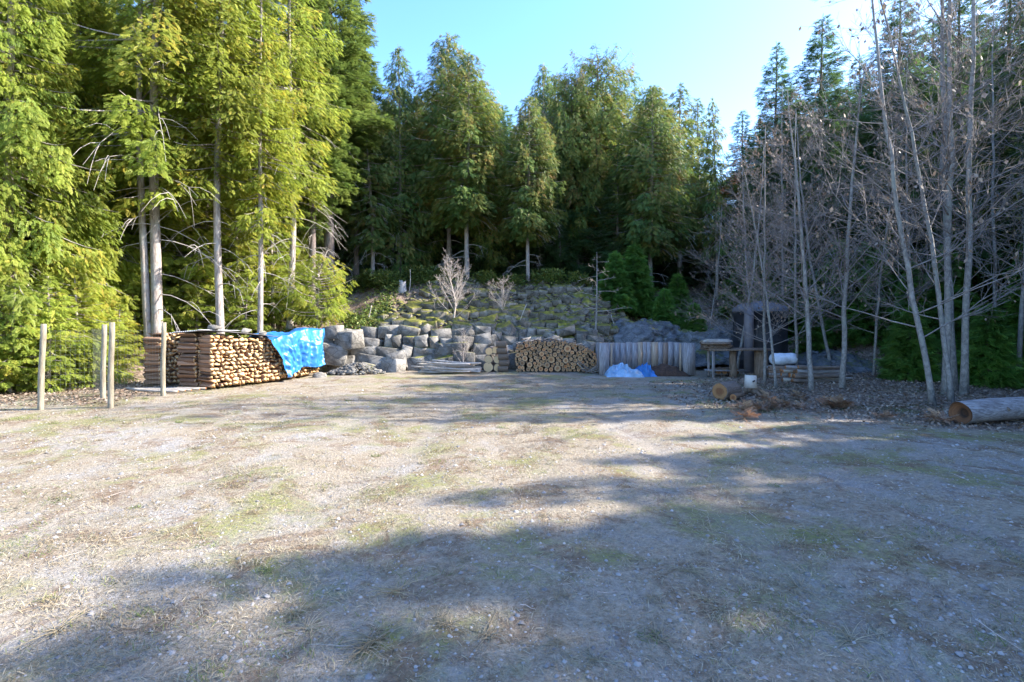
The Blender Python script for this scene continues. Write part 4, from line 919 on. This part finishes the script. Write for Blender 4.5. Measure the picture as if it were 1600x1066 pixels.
# blue tarp over the second stack
def tarp():
    nu, nv = 90, 90; u, v = np.meshgrid(np.linspace(0, 1, nu), np.linspace(0, 1, nv)); dB = (B1-B0)/np.linalg.norm(B1-B0); nB = np.array([dB[1], -dB[0]])
    Lb = np.linalg.norm(B1-B0)
    a = lerp(-0.38, Lb+0.12, u)               # along
    W = 0.75; drop = lerp(0.98, 1.0, u)+0.05*np.sin(u*9)
    s = v*(W+drop)                             # travel from the back across the top, then down the front
    topz = lerp(1.2, 1.34, u)-0.10*np.maximum(0, 0.18-u)/0.18
    out = np.where(s < W, s-W+0.05, 0.05+0.09*np.sin((s-W)*2.0)); zz = np.where(s < W, topz+0.05*np.sin(s*5+u*7), topz-(s-W))
    zz += -0.02*smooth((s-W+.1)/.1)
    f = fbm(u*7+2, v*2.2, 4)*0.16+0.05*np.sin(u*26+v*5+4*fbm(u*3, v*3))+0.02*fbm(u*25, v*25, 3)+0.07*(0.25-np.abs(fbm(u*8+5, v*3+u*3, 3)))+0.05*(0.25-np.abs(fbm(u*4+v*6, v*7-u*5, 3))); h = smooth((s-W)/0.25)
    out = out+f*(0.35+0.5*h)+0.03; zz = zz+f*(1-h)*0.35
    a = a+0.52*smooth((s-W)/0.9)*np.maximum(0, 1-u*1.6)+0.05*fbm(v*4, u*4)
    X = B0[0]+dB[0]*a+nB[0]*out; Yy = B0[1]+dB[1]*a+nB[1]*out
    V = np.stack([X, Yy, zz], -1).reshape(-1, 3); i = np.arange(nv-1)[:, None]*nu; j = np.arange(nu-1)[None]; Q = np.stack([i+j, i+j+1, i+nu+j+1, i+nu+j], -1).reshape(-1, 4)
    o = build('tarp', V, [Q], 'tarp_blue', smooth_=True); tag(o, 'bright blue tarp draped over the right end of the firewood stacks', 'tarp')
tarp()
# poles lying at the foot of the firewood
def pole(name, p, q, r, mat, label, cat, group=None, bend=0.02, k=7, ends=True, endmat='cut_round'):
    p = np.array(p, float); q = np.array(q, float); L = np.linalg.norm(q-p); n = 9; s = np.linspace(0, 1, n)
    mb = MB(); P = np.stack([(s-.5)*L, bend*L*np.sin(s*3.1+rs.uniform(0, 3))*rs.uniform(-1, 1), bend*L*np.cos(s*4+rs.uniform(0, 3))*.4], -1)
    rad = r*lerp(1.0, 0.72, s)*(1+rs.normal(0, .03, n)); mb.tube(P, rad, k); 
    mb.tm[-1] = np.full(2*k, 1)
    o = mb.build(name, [mat, endmat], smooth_=False); md = Vector(q-p); o.location = tuple((p+q)/2); o.rotation_euler = md.to_track_quat('X', 'Z').to_euler()
    for f in o.data.polygons:
        if f.material_index == 0: f.use_smooth = True
    return tag(o, label, cat, group)
for i in range(5):
    a = A0+np.array([-1.9+0.12*i, 0.05-0.12*i]); pole('pole', (a[0], a[1], .05+.01*i), (a[0]+1.9-0.2*i, a[1]-0.15, .05), .03, 'pole_wood', 'thin pole lying on the dirt before the shaded stack end', 'pole', 'poles on the dirt before the firewood')
# fence posts and wire
posts = [(62, 641, 507, 6, 'weathered wooden fence post farthest left'), (160, 625, 508, 3, 'wooden fence post standing just behind its neighbour, second from left'), (172, 638, 504, 3, 'thick wooden fence post in front of its neighbour, third from left'), (254, 619, 504, 2, 'wooden fence post in front of the firewood stack')]
PP = []
for i, (px, yb, yt, dx, lb) in enumerate(posts):
    Y = 1280.0/(yb-500); x = PX(px, Y); h = (yb-yt)/800*Y; mb = MB(); n = 9; t = np.linspace(0, 1, n); ddx = dx/800*Y
    P = np.stack([ddx*t+0.006*np.sin(t*9), 0*t, -0.3+(h+.3)*t], -1); mb.tube(P, 0.049*(1-.14*t)*(1+.03*np.sin(t*17)), 12); o = mb.build('fence_post', 'post_wood', loc=(x, Y, gz(x, Y)))
    for f in o.data.polygons: f.use_smooth = len(f.vertices) == 4
    tag(o, lb, 'fence post', 'fence posts'); PP.append((x, Y, h))
def wire_panel(a, b, label):
    mb = MB(); a = np.array(a); b = np.array(b); L = np.linalg.norm(b-a)
    for i in range(int(L/0.09)+1):
        p = a+(b-a)*min(1, i*0.09/L); mb.tube([(p[0], p[1], .06), (p[0], p[1], 1.4)], .0011, 3, cap=False)
    for k in range(16):
        z = .06+k*.0893; n = 6; s = np.linspace(0, 1, n); sag = .01*np.sin(s*3.14); mb.tube(np.stack([lerp(a[0], b[0], s), lerp(a[1], b[1], s), z-sag], -1), .0011, 3, cap=False)
    tag(mb.build('wire_mesh', 'wire'), label, 'wire fence')
wire_panel(PP[0][:2], PP[1][:2], 'fine wire mesh between the two left fence posts')
wire_panel(PP[2][:2], PP[3][:2], 'fine wire mesh running to the post before the firewood')
wire_panel(PP[1][:2], (-10.4, 12.6), 'fine wire mesh running back under the cedars')

# round log pile
LOGM = {}
def round_log(i, loc, r, L, rz, endmat='cut_round', label='', group='', cat='log', name='log', rx=None, ry=0.0, barkm='log_bark'):
    key = (i % 8, endmat, barkm)
    if key not in LOGM:
        rr = np.random.RandomState(i % 8+100); k = 12; a = np.linspace(0, 2*np.pi, k, endpoint=False); prof = 1+rr.normal(0, .04, k); mb = MB(); V = []
        for x in (-.5, -.2, .2, .5): V.append(np.column_stack([np.full(k, x), np.cos(a)*prof*(1+rr.normal(0, .015, k)), np.sin(a)*prof]))
        for x in (-.5, .5): V.append(np.column_stack([np.full(k, x), np.cos(a)*prof*.93, np.sin(a)*prof*.93]))
        V = np.vstack(V+[np.array([(-.5, 0, 0), (.5, 0, 0)])]); j = np.arange(k); j2 = (j+1) % k; Q = [np.stack([i_*k+j, i_*k+j2, (i_+1)*k+j2, (i_+1)*k+j], -1) for i_ in range(3)]
        Q += [np.stack([4*k+j, 4*k+j2, j2, j], -1), np.stack([5*k+j2, 5*k+j, 3*k+j, 3*k+j2], -1)]; Q = np.vstack(Q)
        T = np.vstack([np.stack([np.full(k, 6*k), j2+4*k, j+4*k], -1), np.stack([np.full(k, 6*k+1), 5*k+j, 5*k+j2], -1)])
        o = build(name, V, [Q, T], [barkm, endmat], mi=[0]*len(Q)+[1]*len(T)); o.data.polygons.foreach_set('use_smooth', [True]*3*k+[False]*(len(o.data.polygons)-3*k)); LOGM[key] = o.data
    else: o = bpy.data.objects.new(name, LOGM[key]); COL.objects.link(o)
    o.location = loc; o.scale = (L, r, r); o.rotation_euler = (rs.uniform(0, 6) if rx is None else rx, ry, rz); return tag(o, label, cat, group)
def log_pile():
    placed = []; x0, x1 = PX(806, 15.7), PX(934, 15.7)
    def top(x): t = (x-x0)/(x1-x0); return np.interp(t, [0, .15, .5, .72, .88, 1.0], [.82, .94, .95, .88, .74, .5])
    for n in range(900):
        r = float(np.clip(rs.lognormal(-2.95, .42), .022, .115))
        best = None
        for x in np.linspace(x0+r, x1-r, 60)+rs.uniform(-.02, .02):
            z = r
            for (a, b, c) in placed:
                dx = abs(a-x)
                if dx < r+c: z = max(z, b+math.sqrt((r+c)**2-dx*dx)*0.985)
            if z+r < top(x) and (best is None or z < best[1]): best = (x, z)
        if best: placed.append((best[0], best[1], r))
    placed.sort(key=lambda q: -q[2])
    mb = MB()
    for i, (x, z, r) in enumerate(placed[:290]):
        L = rs.uniform(.55, .9); y = 15.62+L/2+rs.uniform(-.05, .07); round_log(i, (x, y, z+.02), r, L, R(90)+rs.uniform(-.05, .05), label='round log with its cut end showing in the long log pile', group='round logs in the log pile')
    print('ROUND LOGS', len(placed)); 
    for (x, z, r) in placed[290:]: y = 15.62; mb.tube([(x, y+rs.uniform(-.05, .05), z+.02), (x, y+.6, z+.02)], r, 7)
    if placed[290:]: tag(mb.build('small_logs', 'cut_round'), 'thin branch ends wedged among the logs of the pile', 'branches', kind='stuff')
    # thin branches on top and at the right foot
    for i in range(26):
        x = rs.uniform(x0+.1, x1-.3); z = top(x)+rs.uniform(-.03, .08); a = rs.uniform(-.9, .9); L = rs.uniform(.25, .6)
        pole('branch', (x-L/2*math.cos(a)*.5, 15.6+rs.uniform(0, .3), z), (x+L/2*math.cos(a)*.5, 15.8+L*.6, z+.05*math.sin(a)+.04), rs.uniform(.012, .03), 'pole_wood', 'thin cut branch lying on top of the log pile', 'branch', 'branches on top of the log pile', k=5)
    for i in range(16):
        px = rs.uniform(905, 940); Y = rs.uniform(15.1, 15.6); x = PX(px, Y); L = rs.uniform(.3, .7); a = rs.uniform(.1, 1.0)*rs.choice([-1, 1])
        pole('branch', (x, Y, .03), (x+L*math.cos(a)*rs.choice([-1, 1]), Y+rs.uniform(-.1, .2), .05+L*abs(math.sin(a))*.7), rs.uniform(.01, .025), rs.choice(['pole_wood', 'log_bark']), 'loose grey stick between the log pile and the board bin', 'branch', 'loose sticks beside the board bin', k=5)
log_pile()
BR = [(762, 577, .16), (778, 577, .13), (763, 562, .13), (777, 562, .12), (765, 549, .12), (775, 547, .11)]
for i, (px, py, r) in enumerate(BR):
    Y = 15.65; round_log(i, (PX(px, Y), Y+.25, max(r, PZ(py, Y))), r, .5, R(90)+rs.uniform(-.1, .1), 'cut_fresh', label='thick orange cut round stacked at the left end of the log pile', group='thick rounds left of the log pile')
for i in range(5):
    Y = 15.6; x = PX(787+rs.uniform(-2, 2)-i*1.0, Y); round_log(i+2, (x, Y+.1, .10+i*.185), .105, .32, rs.uniform(-.1, .1), 'cut_dark', label='dark brown round lying crosswise in the narrow column of the log pile', group='dark rounds in the narrow column', barkm='stump_bark')
# stick pile left of the logs
for i in range(34):
    px = rs.uniform(640, 690); Y = rs.uniform(15.1, 15.7); x = PX(px, Y); L = rs.uniform(1.0, 2.1); lay = i % 6; x1 = min(x+L, PX(752, Y)); dz = rs.uniform(-.05, .12)
    pole('stick', (x, Y, .04+lay*.055+max(0, dz)*.4), (x1, Y+rs.uniform(-.4, .3), .05+lay*.05*(1.0 if i % 3 else .2)), rs.uniform(.012, .034), rs.choice(['pole_wood', 'dead_limb', 'pole_wood']), 'long grey stick in the low pile before the rock wall', 'stick', 'grey sticks in the low pile', k=6, bend=.03)
# board bin
bin_ = empty('board_bin', (0, 0, 0), 'open fronted compost bin of upright weathered boards', 'bin')
bx0, bx1, by0, by1 = PX(940, 14.9), PX(1084, 14.9), 14.95, 15.9
bin_.location = ((bx0+bx1)/2, by0, 0); ox, oy = (bx0+bx1)/2, by0
x = bx0+.06
while x < bx1-.1:
    wd = rs.uniform(.12, .21); wd = min(wd, bx1-.05-x); h = .90+rs.uniform(-.015, .015); mb = MB(); mb.box((0, 0, h/2), (wd-.006, .035, h), jit=.006, rng=rs)
    o = mb.build('back_board', rs.choice(['weather_board', 'board_tan', 'weather_board', 'board_brown']) if 'board_tan' in MATS else 'weather_board', bin_); o.location = (x+wd/2-ox, by1-oy+rs.uniform(-.012, .012), 0); x += wd
bark('board_tan', (0.22, 0.15, 0.10), (0.36, 0.27, 0.20), (0.46, 0.38, 0.31), (14, 14, 1.2), 0.3); bark('board_brown', (0.13, 0.08, 0.06), (0.24, 0.16, 0.12), (0.33, 0.26, 0.22), (14, 14, 1.2), 0.3)
for o in bin_.children:
    o.data.materials[0] = MATS[('weather_board', 'board_tan', 'weather_board', 'board_brown', 'weather_board')[rs.randint(5)]]
for sx, xx, wd in ((-1, bx0, .28), (1, bx1-.02, .33)):
    y = by0
    mb = MB(); mb.box((xx-ox-sx*(wd/2-.06), 0, .46), (wd, .12, .93), jit=.012, rng=rs); mb.build('corner_slab', 'weather_board', bin_)
    mb = MB(); mb.box((xx-ox-sx*(wd+.02), .03, .46), (.05, .06, .90), jit=.006, rng=rs); mb.build('upright', 'board_tan', bin_)
    mb = MB()
    for k in range(5): mb.box((xx-ox, .16+k*.175, .45), (.04, .165, .90+.02*(k % 2)), jit=.005, rng=rs)
    mb.build('side_panel', 'weather_board', bin_)
def heap(name, x0, x1, y0, y1, h, mat, label, cat, seed, sharp=1.0, n=70, kind=None):
    u, v = np.meshgrid(np.linspace(0, 1, n), np.linspace(0, 1, n)); X = lerp(x0, x1, u); Y = lerp(y0, y1, v)
    env = (np.sin(np.pi*u)*np.sin(np.pi*v))**.6; f = fbm(u*4+seed, v*4, 5); rid = 1-np.abs(fbm(u*5+seed*2, v*5+1, 3))*2.0
    Z = -.03+h*env*(.65+.7*f*sharp+.25*rid*sharp)+.03*fbm(u*20, v*20)*env; X = X+.05*f; V = np.stack([X, Y, Z], -1).reshape(-1, 3)
    i = np.arange(n-1)[:, None]*n; j = np.arange(n-1)[None]; Q = np.stack([i+j, i+j+1, i+n+j+1, i+n+j], -1).reshape(-1, 4); return tag(build(name, V, [Q], mat, smooth_=False), label, cat, kind=kind)
heap('crumpled_tarp', PX(944, 14.8), PX(1003, 14.8), 14.45, 15.3, .34, 'tarp_pale', 'crumpled pale blue tarp lying in the front of the board bin', 'tarp', 2, 1.2)
heap('crumpled_tarp', PX(990, 15), PX(1022, 15), 14.6, 15.4, .36, 'tarp_blue', 'small deep blue tarp bunched beside the pale one in the bin', 'tarp', 6, 1.2)
heap('compost_heap', PX(1005, 15.2), PX(1069, 15.2), 14.7, 15.88, .42, 'compost', 'dark brown compost heap inside the board bin', 'compost', 4, .5, kind='stuff')
# rustic bench
bt = empty('work_bench', (PX(1150, 14.6), 14.6, 0), 'rustic bench with a slab top on log legs beside the board bin', 'bench'); L0 = bt.location.copy()
gzb = gz(L0.x, L0.y)
def bpart(name, fn, mat): mb = MB(); fn(mb); return mb.build(name, mat, bt)
bw = PX(1203, 14.6)-PX(1105, 14.6)
bpart('top', lambda m_: [m_.box((0, -.3+k*.2, .76+.006*(k % 2)), (bw, .19, .045), jit=.01, rng=rs) for k in range(4)], 'stump_bark')
for px, r in ((1146, .10), (1190, .19)):
    x = PX(px, 14.45)-L0.x; bpart('leg', lambda m_: m_.tube([(x, -.12, -.1), (x+.01, -.12, .2), (x-.01, -.12, .5), (x, -.12, .735)], [r*1.12, r, r*.95, r*.93], 12), 'stump_bark')
for px in (1108, 1113): 
    x = PX(px, 14.6)-L0.x; bpart('leg', lambda m_: m_.box((x, .28 if px == 1113 else -.3, .36), (.06, .06, .74)), 'weather_board')
bpart('lower_shelf', lambda m_: [m_.box((-.25, -.1+.16*k, .16), (bw*.62, .13, .03), jit=.01, rng=rs) for k in range(3)], 'weather_board')
tt = MB()
for k in range(9):
    a = rs.uniform(-.3, .3); cx = PX(1122, 14.5)+rs.uniform(-.12, .12); tt = MB(); Lh = rs.uniform(.3, .42)
    u = np.linspace(-1, 1, 7); vv = np.linspace(-1, 1, 5); U_, V_ = np.meshgrid(u, vv); X_ = U_*Lh; Y_ = V_*.12; Z_ = .05*(1-V_**2)+.01*fbm(U_*3+k, V_*3)
    VV = np.stack([X_*math.cos(a)-Y_*math.sin(a), X_*math.sin(a)+Y_*math.cos(a), Z_], -1).reshape(-1, 3); i = np.arange(4)[:, None]*7; j = np.arange(6)[None]
    o = build('bark_slab', VV, [np.stack([i+j, i+j+1, i+8+j, i+7+j], -1).reshape(-1, 4)], 'stump_bark' if k < 6 else 'pole_wood'); o.location = (cx, 14.4+rs.uniform(0, .3), .80+k*.026); md = o.modifiers.new('th', 'SOLIDIFY'); md.thickness = .015
    tag(o, 'curved slab of bark in the heap on the rustic bench', 'bark', 'bark slabs on the bench')
for k in range(4): round_log(k, (PX(1122+8*k, 14.8), 14.9, .12), .08, .5, R(80)+.1*k, 'cut_dark', 'short dark log lying under the rustic bench', 'logs under the bench', barkm='stump_bark')
# dark round tank
tx, ty = PX(1187, 16.4), 16.4; tz = gz(tx, ty)
tk = empty('water_tank', (tx, ty, tz), 'dark water tank with a grey domed top behind the rustic bench', 'tank'); rt_ = .80
def lathe(prof, k=40):
    a = np.linspace(0, 2*np.pi, k, endpoint=False); V = np.vstack([np.column_stack([r*np.cos(a), r*np.sin(a), np.full(k, z)]) for r, z in prof]); n = len(prof); i = np.arange(n-1)[:, None]*k; j = np.arange(k)[None]
    return V, np.stack([i+j, i+(j+1) % k, i+k+(j+1) % k, i+k+j], -1).reshape(-1, 4)
ht = PZ(487, 16.4)-tz
V, Q = lathe([(0.01, -.3), (rt_, -.3), (rt_, .3), (rt_*1.02, .33), (rt_*1.02, .37), (rt_, .4), (rt_, .9), (rt_*1.02, .93), (rt_*1.02, .97), (rt_, 1.0), (rt_, ht-.12), (rt_*1.03, ht-.1), (rt_*1.03, ht)]); build('body', V, [Q], 'tank_black', tk, True)
V, Q = lathe([(rt_*1.03, ht-.02), (rt_*1.02, ht+.04), (rt_*.96, ht+.13), (rt_*.84, ht+.2), (rt_*.65, ht+.255), (rt_*.4, ht+.285), (.2, ht+.295), (.2, ht+.34), (0.01, ht+.345)]); build('dome', V, [Q], 'tank_dome', tk, True)
mb = MB(); xx = PX(1168, 15.6)-tx; mb.tube([(xx, -.88, -.3), (xx, -.88, ht-.25), (xx+.02, -.86, ht-.1), (xx+.06, -.7, ht+.05)], .14, 14); mb.build('pipe', 'tank_pipe', tk, True)
# white wrapped bundle on planks
wx, wy = PX(1225, 14.3), 14.3
stackz = .35
for k in range(5):
    for q in range(2): mb = MB(); mb.box((0, 0, 0), (.95+rs.uniform(-.1, .1), .2, .055), rz=rs.uniform(-.06, .06), jit=.006, rng=rs); o = mb.build('plank', rs.choice(['board_brown', 'weather_board'])); o.location = (wx+rs.uniform(-.06, .02), wy-.12+q*.24, gz(wx, wy)+.05+k*.062); tag(o, 'short brown plank stacked under the white bundle', 'plank', 'planks under the white bundle')
zt = gz(wx, wy)+.05+5*.062
k = 26; prof = [(.01, -.37), (.08, -.365), (.13, -.33), (.155, -.26), (.16, -.1), (.155, .05), (.16, .2), (.15, .28), (.12, .34), (.06, .37), (.01, .372)]; V, Q = lathe(prof, k); V = V[:, [2, 0, 1]]
V = V*(1+.30*fbm(V[:, 0:1]*6, V[:, 1:2]*9+V[:, 2:3]*5)); o = build('white_bundle', V, [Q], 'white_wrap', smooth_=True); o.location = (wx, wy, zt+.15); o.rotation_euler.z = .1; tag(o, 'white rounded wrapped bundle resting on the planks', 'bundle')
# stacked poles
for i in range(14):
    lay = i//4; yy = 12.9+(i % 4)*.13+rs.uniform(-.03, .03); x0 = PX(1232+rs.uniform(-6, 12), 13); x1 = PX(1330-lay*4+rs.uniform(-22, 8), 13)
    g = gz((x0+x1)/2, yy); pole('pole', (x0, yy, g+.07+lay*.115), (x1, yy+rs.uniform(-.1, .1), g+.07+lay*.115+rs.uniform(-.02, .03)), rs.uniform(.045, .062), rs.choice(['pole_wood', 'big_log_bark', 'log_bark']), 'long grey pole in the stack behind the straight alders', 'pole', 'poles stacked behind the alders', k=9)
# short round lying on its side
lx, ly = PX(1126, 10.3), 10.3
d_ = np.array([.8, .6]); 
round_log(1, (lx+.22*d_[0], ly+.22*d_[1], .165), .175, .52, math.atan2(d_[1], d_[0]), 'cut_dark', 'short thick log lying on its side with its brown cut end to the camera', None, name='log')
round_log(5, (PX(1152, 10.4), 10.4, .06), .07, .6, .9, 'cut_dark', 'small reddish log lying right of the short thick log', None, barkm='stump_bark')
# white topped round leaning on a root
st = empty('stump_round', (PX(1173, 10.9), 10.9, 0), 'upright round with a white cut face and a dark notch', 'stump')
mb = MB(); mb.tube([(0, 0, .15), (0, .01, .3), (.01, .02, .42)], [.13, .12, .12], 14); mb.build('wood', 'cut_white', st)
mb = MB(); mb.tube([(-.02, -.125, .30), (.01, -.13, .31), (.03, -.125, .33)], [.012, .02, .01], 6); mb.build('notch', 'tank_black', st)
mb = MB(); mb.tube([(-.2, .05, .03), (-.05, .02, .14), (.1, .02, .14), (.26, .0, .02)], [.05, .1, .1, .05], 8); mb.tube([(0, 0, .12), (.12, -.2, .02)], [.08, .03], 7); mb.build('root_base', 'stump_bark', st)
# big fallen log at the right
def big_log():
    root = empty('fallen_log', (0, 0, 0), 'large grey fallen log with a hollow brown cut end at the right border', 'log')
    p = np.array([PX(1500, 7.85), 7.85, .17]); q = np.array([12.6, 9.3, .19]); n = 24; k = 26; root.location = tuple(p); s = np.linspace(0, 1, n)[:, None]; P = (q-p)*s
    P = P+np.array([0, 0, 1])*.02*np.sin(s*9); mb = MB(); a = np.linspace(0, 2*np.pi, k, endpoint=False)
    mb.tube(P, .17*(1+.04*np.sin(s[:, 0]*14)), k, cap=False); V = mb.V[0]; ang = np.tile(a, n); ax_ = np.repeat(P, k, 0); V = ax_+(V-ax_)*(1+.05*np.sin(ang*3+1)+.04*vnoise(ang*4, np.repeat(s[:, 0], k)*30)+.03*vnoise(ang*12, np.repeat(s[:, 0], k)*14))[:, None]; mb.V[0] = V
    mb.build('bark', 'big_log_bark', root, True)
    d = nrm(q-p); rg = V[:k]; c = np.zeros(3); W = [rg*1.0, rg*.93-d*.004, rg*.90+d*.012, rg*.55+d*.04, rg*.35+d*.08]; VV = np.vstack(W+[c[None]+d*.10]); j = np.arange(k)
    Q = np.vstack([np.stack([i*k+j, i*k+(j+1) % k, (i+1)*k+(j+1) % k, (i+1)*k+j], -1) for i in range(4)]); T = np.stack([4*k+j, 4*k+(j+1) % k, np.full(k, 5*k)], -1)
    build('cut_end', VV, [Q, T], 'cut_log', root)
    for t, a_ in ((.13, 1.2), (.33, 2.2), (.5, .9)):
        c = P[int(t*n)]; mb = MB(); e = np.array([0, -math.cos(a_-1), math.sin(a_-1)]); mb.tube([c+e*.13, c+e*.18, c+e*.2], [.05, .035, .02], 8); mb.build('knot', 'stump_bark', root, True)
big_log()
# grey stump on the slope
x, y = PX(628, 20.8), 20.8; g = gz(x, y); mb = MB(); mb.tube([(0, 0, -.2), (0, 0, .05), (.02, 0, .25), (.03, 0, .38)], [.26, .2, .15, .13], 12); V = mb.V[0]; V[36:48, 2] += rs.uniform(-.06, .12, 12)
o = mb.build('tree_stump', 'dead_limb', loc=(x, y, g)); tag(o, 'small grey broken stump at the top of the rubble slope', 'stump')
# small birch snag and leaning sticks on the rubble
for px, Y, L, a in ((805, 17.6, .95, .45), (1089-128, 18.6, .5, -.3), (640, 20.8, .9, .03), (572, 17.9, .7, .3)):
    x = PX(px, Y); pole('dead_stick', (x, Y, gz(x, Y)), (x+L*math.sin(a), Y, gz(x, Y)+L*math.cos(a)), .018, 'dead_limb', {805: 'pale dead stick leaning up from the rubble slope', 961: 'short white snag on the rubble above the bin', 640: 'upright dead stick beside the grey stump', 572: 'crooked pale stick on the left of the rubble slope'}[px], 'stick', None, bend=.05, k=6)
# far log on the slope to the right (behind the sky gap)
x, Y = PX(1065, 22.5), 22.5; pole('log', (x-1.2, Y, gz(x-1.2, Y)+.12), (x+1.5, Y+.2, gz(x+1.5, Y)+.15), .12, 'log_bark', 'brown fallen trunk lying below the sky gap', 'log', None)
# house seen through the gap
hx, hy = PX(1150, 46), 46; hz = PZ(345, 46)
hs = empty('house', (hx, hy, hz), 'distant house with a rust orange gable and pale blue wall seen through the trees', 'house')
mb = MB(); mb.box((0, 2, .2), (5.0, 4, 3.8)); mb.build('wall', 'house_blue', hs)
mb = MB(); mb.add([(-2.7, -.1, 2.1), (2.7, -.1, 2.1), (0, -.1, 4.0), (-2.7, 4.2, 2.1), (2.7, 4.2, 2.1), (0, 4.2, 4.0)], [(0, 3, 4, 1)], [(0, 1, 2), (3, 5, 4)]); mb.build('gable', 'house_rust', hs)
mb = MB(); mb.tube([(-3, 2, 2.0), (0, 2, 4.25)], .01, 4); 
mb.box((-1.5, 2.05, 3.2), (3.55, 4.8, .1), rot=[[.82, 0, -.573], [0, 1, 0], [.573, 0, .82]]); mb.box((1.5, 2.05, 3.2), (3.55, 4.8, .1), rot=[[.82, 0, .573], [0, 1, 0], [-.573, 0, .82]]); mb.build('roof', 'house_roof', hs)
mb = MB(); mb.box((.8, -.02, .6), (1.1, .06, 1.0)); mb.build('window', 'glass_dark', hs.children[0])
print('OBJECTS', len(bpy.data.objects))
